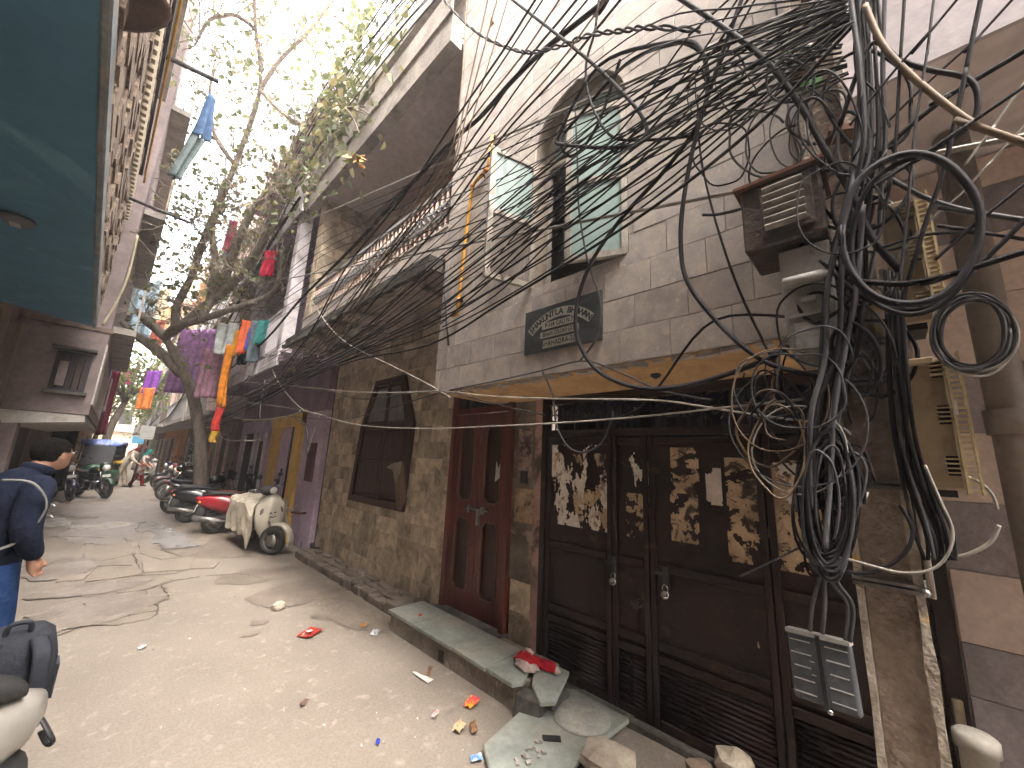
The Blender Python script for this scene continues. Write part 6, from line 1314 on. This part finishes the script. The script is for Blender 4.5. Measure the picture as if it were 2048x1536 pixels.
def backpack(name,label,loc,rot,scale=1.,col=None):
    t=thing(name,label,'backpack',loc,0,world=False); t.rotation_euler=rot
    c=col or bp; S=scale
    secs=[]
    for z,hx,hy in ((0,.10,.13),(.04,.13,.155),(.2,.14,.165),(.34,.13,.155),(.44,.10,.13),(.48,.05,.09)):
        secs.append([Vector((hx*S*math.copysign(abs(math.cos(a))**.55,math.cos(a)),hy*S*math.copysign(abs(math.sin(a))**.55,math.sin(a)),z*S)) for a in [2*math.pi*k/18 for k in range(18)]])
    MB().loft(secs).build('bag_body',c,t,bevel=0)
    MB().loft([[Vector((x*S,y*S,z*S)) for y,z in ((-.12,.06),(.12,.06),(.13,.1),(.13,.22),(.1,.27),(-.1,.27),(-.13,.22),(-.13,.1))] for x in (-.12,-.17,-.185)]).build('front_pocket',c,t,bevel=.015)
    for s in (-1,1):
        MB().tube(smooth([(.10*S,s*.07*S,.45*S),(.19*S,s*.09*S,.40*S),(.20*S,s*.10*S,.22*S),(.15*S,s*.11*S,.08*S),(.11*S,s*.12*S,.03*S)],5),.032*S,8,flat=.35).build('shoulder_strap',c,t)
    MB().tube(smooth([(.05*S,-.04*S,.46*S),(.07*S,-.03*S,.52*S),(.07*S,.03*S,.52*S),(.05*S,.04*S,.46*S)],4),.011*S,6).build('carry_loop',c,t)
    MB().tube(smooth([(.1*S,.15*S,.06*S),(.16*S,.19*S,.0),(.15*S,.21*S,-.05*S),(.11*S,.19*S,-.06*S),(.1*S,.16*S,.0)],5),.012*S,6,flat=.4).build('webbing_loop',black,t)
    for s in (-1,1): MB().obox((-.0,s*.165*S,.2*S),(.1*S,.012,.16*S)).build('side_pocket',c,t)
    return t
backpack('backpack','dark blue backpack worn on the back of the person in the navy jacket',(-.62,4.22,.92),(0,R_(14),R_(192)),1.0,M('navy_nylon',(.02,.04,.06),(.03,.05,.07),.7))
m=MB(); m.tube(smooth([(-.43,4.05,1.40),(-.30,4.02,1.38),(-.22,4.05,1.22),(-.30,4.06,1.02),(-.45,4.1,.95)],5),.024,8,flat=.3); tag(m.build('backpack_strap',strap_m),'grey shoulder strap across the navy jacket','strap')
backpack('backpack','black backpack standing beside the grey scooter in the lower left corner',(-.15,3.08,.33),(R_(0),R_(4),R_(-85)),.95)
# walkers down the lane
def walker(label,loc,rotz,top,legs,head,h=1.6,skirt=False,bend=.1,scarf=None,bag=None):
    t=thing('person',label,'person',loc,rotz,world=False); k=h/1.7
    V_=lambda x,y,z:Vector((x*k,y*k,z*k))
    ch=[[(V_(.18,.09,.06),.045*k),(V_(.10,.09,.46),.06*k),(V_(0,.08,.88),.08*k)],[(V_(-.22,-.09,.08),.045*k),(V_(-.03,-.09,.46),.06*k),(V_(0,-.08,.88),.08*k)],
     [(V_(0,0,.86),.13*k),(V_(bend*.5,0,1.1),.13*k),(V_(bend,0,1.32),.13*k),(V_(bend*1.2,0,1.42),.06*k),(V_(bend*1.5,0,1.5),.05*k)]]
    for s in (-1,1):
        ch.append([(V_(bend,s*.18,1.36),.055*k),(V_(bend+.04,s*.24,1.12),.045*k),(V_(bend+.2,s*.2,.95),.034*k)]); hand(ch,V_(bend+.2,s*.2,.95),Vector((.7,0,-.5)),Vector((0,-s,.3)))
    hc=V_(bend*1.7+.02,0,1.6); flesh('body',ch,skin,t,.016,2,balls=[(hc,(.095*k,.076*k,.115*k)),(hc+V_(.095,0,-.01),(.02*k,.014*k,.02*k)),(hc+V_(.0,.078,0),(.02*k,.01*k,.03*k)),(hc+V_(.0,-.078,0),(.02*k,.01*k,.03*k))])
    flesh('top',[[(V_(-.02,0,.66 if skirt else .82),.20*k if skirt else .16*k),(V_(bend*.5,0,1.1),.155*k),(V_(bend,0,1.34),.16*k),(V_(bend*1.15,0,1.42),.09*k)]]+[[(V_(bend,s*.17,1.37),.075*k),(V_(bend+.03,s*.24,1.13),.065*k),(V_(bend+.17,s*.205,.98),.05*k)] for s in (-1,1)],top,t,.018,3)
    flesh('trousers',[[(V_(.17,.09,.08),.07*k),(V_(.1,.09,.46),.085*k),(V_(0,.07,.86),.11*k)],[(V_(-.21,-.09,.1),.07*k),(V_(-.03,-.09,.46),.085*k),(V_(0,-.07,.86),.11*k)]],legs,t,.018,3)
    m=MB(); m.ell(hc+V_(-.012,0,.02),(.112*k,.092*k,.115*k),n=14,h=10); m.f=[f for f in m.f if (sum((Vector(m.v[i]) for i in f),Vector())/len(f)-hc).x<.055*k or (sum((Vector(m.v[i]) for i in f),Vector())/len(f)-hc).z>.06*k]; m.sm=[True]*len(m.f)
    o=m.build('headscarf' if scarf else 'hair',scarf or head,t,fix=False); s=o.modifiers.new('t','SOLIDIFY'); s.thickness=.012
    if scarf: flesh('scarf_drape',[[(hc+V_(-.06,0,-.05),.09*k),(V_(bend-.1,0,1.32),.12*k),(V_(bend-.17,0,1.08),.08*k)]],scarf,t,.018,3)
    for x,s in ((.2,.09),(-.2,-.09)): MB().loft([[V_(x+xx,s+y*w_,z) for y,z in ((-1,0),(1,0),(1,hh),(-1,hh))] for xx,w_,hh in ((-.08,.035,.07),(.0,.045,.08),(.13,.035,.03))]).build('shoe',black,t)
    if bag: MB().loft([sect(-.05,.42,.02,.20),sect(.0,.40,.06,.26),sect(.05,.42,.02,.2)]).build('carrier_bag',bag,t).location=(-.12,.3*k,.05)
    return t
p=U(272,972,Z=0); walker('woman-like figure in green headscarf, printed tunic and red trousers walking down the lane'.replace('woman-like figure','person'),(p.x,p.y,0),R_(-25),M('printed_tunic',(.45,.42,.4),(.4,.10,.07),.9,sc=9,lo=.5,hi=.56),cm('red_trousers',(.22,.02,.025)),hair,1.5,True,.14,cm('green_scarf',(.02,.25,.22)),M('white_polythene',(.5,.52,.5),rough=.5))
p=U(236,985,Z=0); walker('person in a pale kurta bending over beside the rickshaw',(p.x,p.y+2.6,0),R_(-20),cm('kurta',(.52,.46,.38)),cm('khaki',(.4,.33,.25)),hair,1.72,False,.3,cm('red_cap',(.32,.03,.03)))
# ---------------------------------------------------------------- litter
def scrap(name,px,py,w_,h_,mat,label,cat='litter',z=.012,rot=0,Zp=0,cr=.02,n=6,shape=None):
    p=U(px,py,Z=Zp); o_=ru(0,99); v=[]
    for j in range(n+1):
        for i in range(n+1):
            x=(i/n-.5)*w_; y=(j/n-.5)*h_
            if shape=='tri': x*=1-.85*j/n
            zz=z+cr*abs(noise.noise((i*.7+o_,j*.7,o_)))+.3*cr*(i/n)
            v.append((p.x+x*math.cos(rot)-y*math.sin(rot)+.006*noise.noise((i,j,o_)),p.y+x*math.sin(rot)+y*math.cos(rot)+.006*noise.noise((j,i,o_)),Zp+zz+(ground_h(p.x,p.y) if Zp==0 else 0)))
    m=MB(); m.add(v,[(j*(n+1)+i,j*(n+1)+i+1,(j+1)*(n+1)+i+1,(j+1)*(n+1)+i) for j in range(n) for i in range(n)])
    o=m.build(name,mat,fix=False); s=o.modifiers.new('t','SOLIDIFY'); s.thickness=.002; return tag(o,label,cat)
foil=M('red_foil_print',(.30,.025,.02),(.22,.04,.02),.35,sc=14,dirt=(.45,.40,.36),dsc=10,dlo=.62,dhi=.66)
scrap('snack_packet',620,1268,.19,.14,foil,'flattened dark red snack packet in the middle of the road',rot=.5)
p=U(618,1271,Z=0); tag(MB().obox((p.x,p.y,.04),(.05,.04,.002),(0,.1,.4)).build('price_sticker',M('paper_white',(.6,.57,.53))),'white patch printed on the red snack packet','sticker')
scrap('paper_scrap',750,1267,.11,.07,M('grey_white_paper',(.48,.5,.52),(.4,.42,.45),.8),'bluish white paper scrap beside the step corner',rot=.8)
scrap('paper_scrap',843,1358,.06,.2,MATS['paper_white'],'long white torn paper sliver near the step',rot=.15,shape='tri',cr=.012)
scrap('snack_packet',943,1412,.11,.075,M('pink_yellow_print',(.62,.03,.10),(.72,.36,.03),.4,sc=16,lo=.45,hi=.55,dirt=(.7,.2,.02),dsc=8,dlo=.55,dhi=.6),'bright pink and orange snack packet near the step corner',rot=.2,cr=.04)
scrap('paper_scrap',918,1462,.08,.06,M('buff_paper',(.45,.33,.2),(.35,.25,.15),.9),'crumpled buff paper left of the drain cover',rot=.3,cr=.04)
scrap('paper_scrap',946,1466,.06,.04,M('brown_paper',(.25,.13,.06),(.16,.09,.05),.9),'small crumpled brown paper beside the buff one',rot=1.2,cr=.05)
scrap('sachet',952,1522,.065,.045,M('blue_white_print',(.10,.22,.45),(.45,.5,.55),.4,sc=20,lo=.47,hi=.53),'small blue and white sachet at the bottom edge',rot=-.6)
scrap('candy_wrapper',870,1436,.05,.025,M('pink_white_wrapper',(.55,.2,.2),(.5,.45,.42),.4,sc=40),'tiny pink candy wrapper on the road',rot=.3,cr=.03)
scrap('wrapper',755,1492,.03,.02,M('cobalt_wrapper',(.03,.06,.45),rough=.4),'tiny cobalt blue wrapper on the road',rot=1)
scrap('wrapper',607,1412,.05,.03,M('dark_wrapper',(.12,.07,.06),rough=.7),'small dark scrap in the middle of the road',rot=.4,cr=.03)
scrap('paper_scrap',283,1299,.055,.04,MATS['paper_white'],'small white paper on the left of the road',rot=.2)
scrap('leaf_scrap',728,1253,.07,.05,MATS['dry_leaf'],'dry leaf beside the step corner',rot=.2,cr=.04)
scrap('leaf_scrap',840,1232,.03,.03,M('red_petal',(.55,.05,.02),rough=.7),'tiny red scrap on the slate step',Zp=.178,z=.003)
scrap('paper_scrap',858,1350,.09,.03,MATS['brown_paper'],'curled brown strip beside the white sliver',rot=.7,cr=.05)
for k in range(60):
    px,py=ru(150,960),ru(1100,1520)
    p=U(px,py,Z=0)
    if p.x>2.1 or (px<300 and py>1240): continue
    s=ru(.004,.014); o=MB().obox((p.x,p.y,s*.3+ground_h(p.x,p.y)),(s,s*ru(.5,1.4),s*.6),(ru(0,1),ru(0,1),ru(0,3))).build('grit',M('pale_grit',(.5,.46,.4),(.3,.26,.22),.9,rnd=.4)); tag(o,'small pale bit of grit on the road','grit','bits of grit on the road')
# red and white rag on the slate step
p=U(1058,1330,Z=.18); rg=thing('rag','red and white rag dumped on the broken end of the slate step','rag',(p.x,p.y,.18))
def rag(nm,c,rx,ry,rz,mat,sd):
    m=MB(); m.ell((0,0,0),1,n=18,h=10); m.v=[tuple(Vector(c)+Vector((x*rx,y*ry,max(z,-.3)*rz))*(1+.45*noise.noise((x*1.8+sd,y*1.8,z*1.8))+.25*noise.noise((x*4,y*4+sd,z*4)))) for x,y,z in m.v]; m.build(nm,mat,rg)
rc=cm('rag_red',(.42,.02,.03)); wc=cm('rag_white',(.5,.40,.36))
rag('red_fold',(p.x,p.y,.205),.075,.10,.05,rc,1); rag('white_fold',(p.x-.05,p.y-.02,.20),.06,.10,.03,wc,4); rag('white_fold',(p.x+.02,p.y+.03,.235),.035,.05,.035,wc,6); rag('red_fold',(p.x+.06,p.y-.12,.20),.05,.09,.035,rc,9); rag('white_fold',(p.x+.06,p.y-.21,.195),.025,.03,.025,wc,11)
# rubbish heap and pots at the house corner
for px,py,s,lb in ((600,1085,.16,'dark broken pot at the corner of the lavender house'),(618,1108,.12,'black tin at the corner of the tiled house')):
    p=U(px,py,Z=0); o=MB().lathe([(.0,.01),(.7*s,.01),(s,s*1.1),(s*1.08,s*1.15),(s*.9,s*1.1),(s*.6,.05),(0,.05)],(p.x+.1,p.y,0),(.15,.1,0),14).build('pot',black); tag(o,lb,'pot')
rb=thing('rubbish_heap','low heap of dark rubbish in the corner behind the cream scooter','rubbish',tuple(U(600,1090,Z=0)))
rbm=M('mixed_rubbish',(.10,.08,.07),(.25,.18,.16),.9,sc=6,rnd=.5,dirt=(.3,.3,.35),dsc=9,dlo=.62,dhi=.66)
for k in range(26):
    p=U(ru(575,622),ru(1070,1105),Z=0); MB().obox((p.x+.1,p.y,.05+ru(0,.12)),(ru(.03,.16),ru(.02,.1),ru(.01,.06)),(ru(0,3),ru(0,3),ru(0,3))).build('rubbish_piece',rbm,rb)
# slabs and kerb on the left by the parked bikes
p=U(98,1050,Z=0); tag(MB().obox((p.x,p.y,.04),(.5,.7,.08),(0,0,.2)).build('loose_slab',concrete,bevel=.01),'loose pale slab lying by the person on the left','slab')
# ---------------------------------------------------------------- air volume added to imitate glare veil and lifted blacks
hz=bpy.data.materials.new('glare_veil'); hz.use_nodes=True; nt=hz.node_tree; nt.nodes.remove(nt.nodes['Principled BSDF'])
pv=nt.nodes.new('ShaderNodeVolumePrincipled'); pv.inputs['Color'].default_value=(.93,.92,.95,1); pv.inputs['Density'].default_value=.0038; pv.inputs['Anisotropy'].default_value=.35
nt.links.new(pv.outputs[0],nt.nodes['Material Output'].inputs['Volume'])
stuff(MB().box(-75,75,-65,115,-1.1,12.5).build('glare_haze',hz))
# clear helper data
for o in ROOTS:
    if '_w' in o: del o['_w']
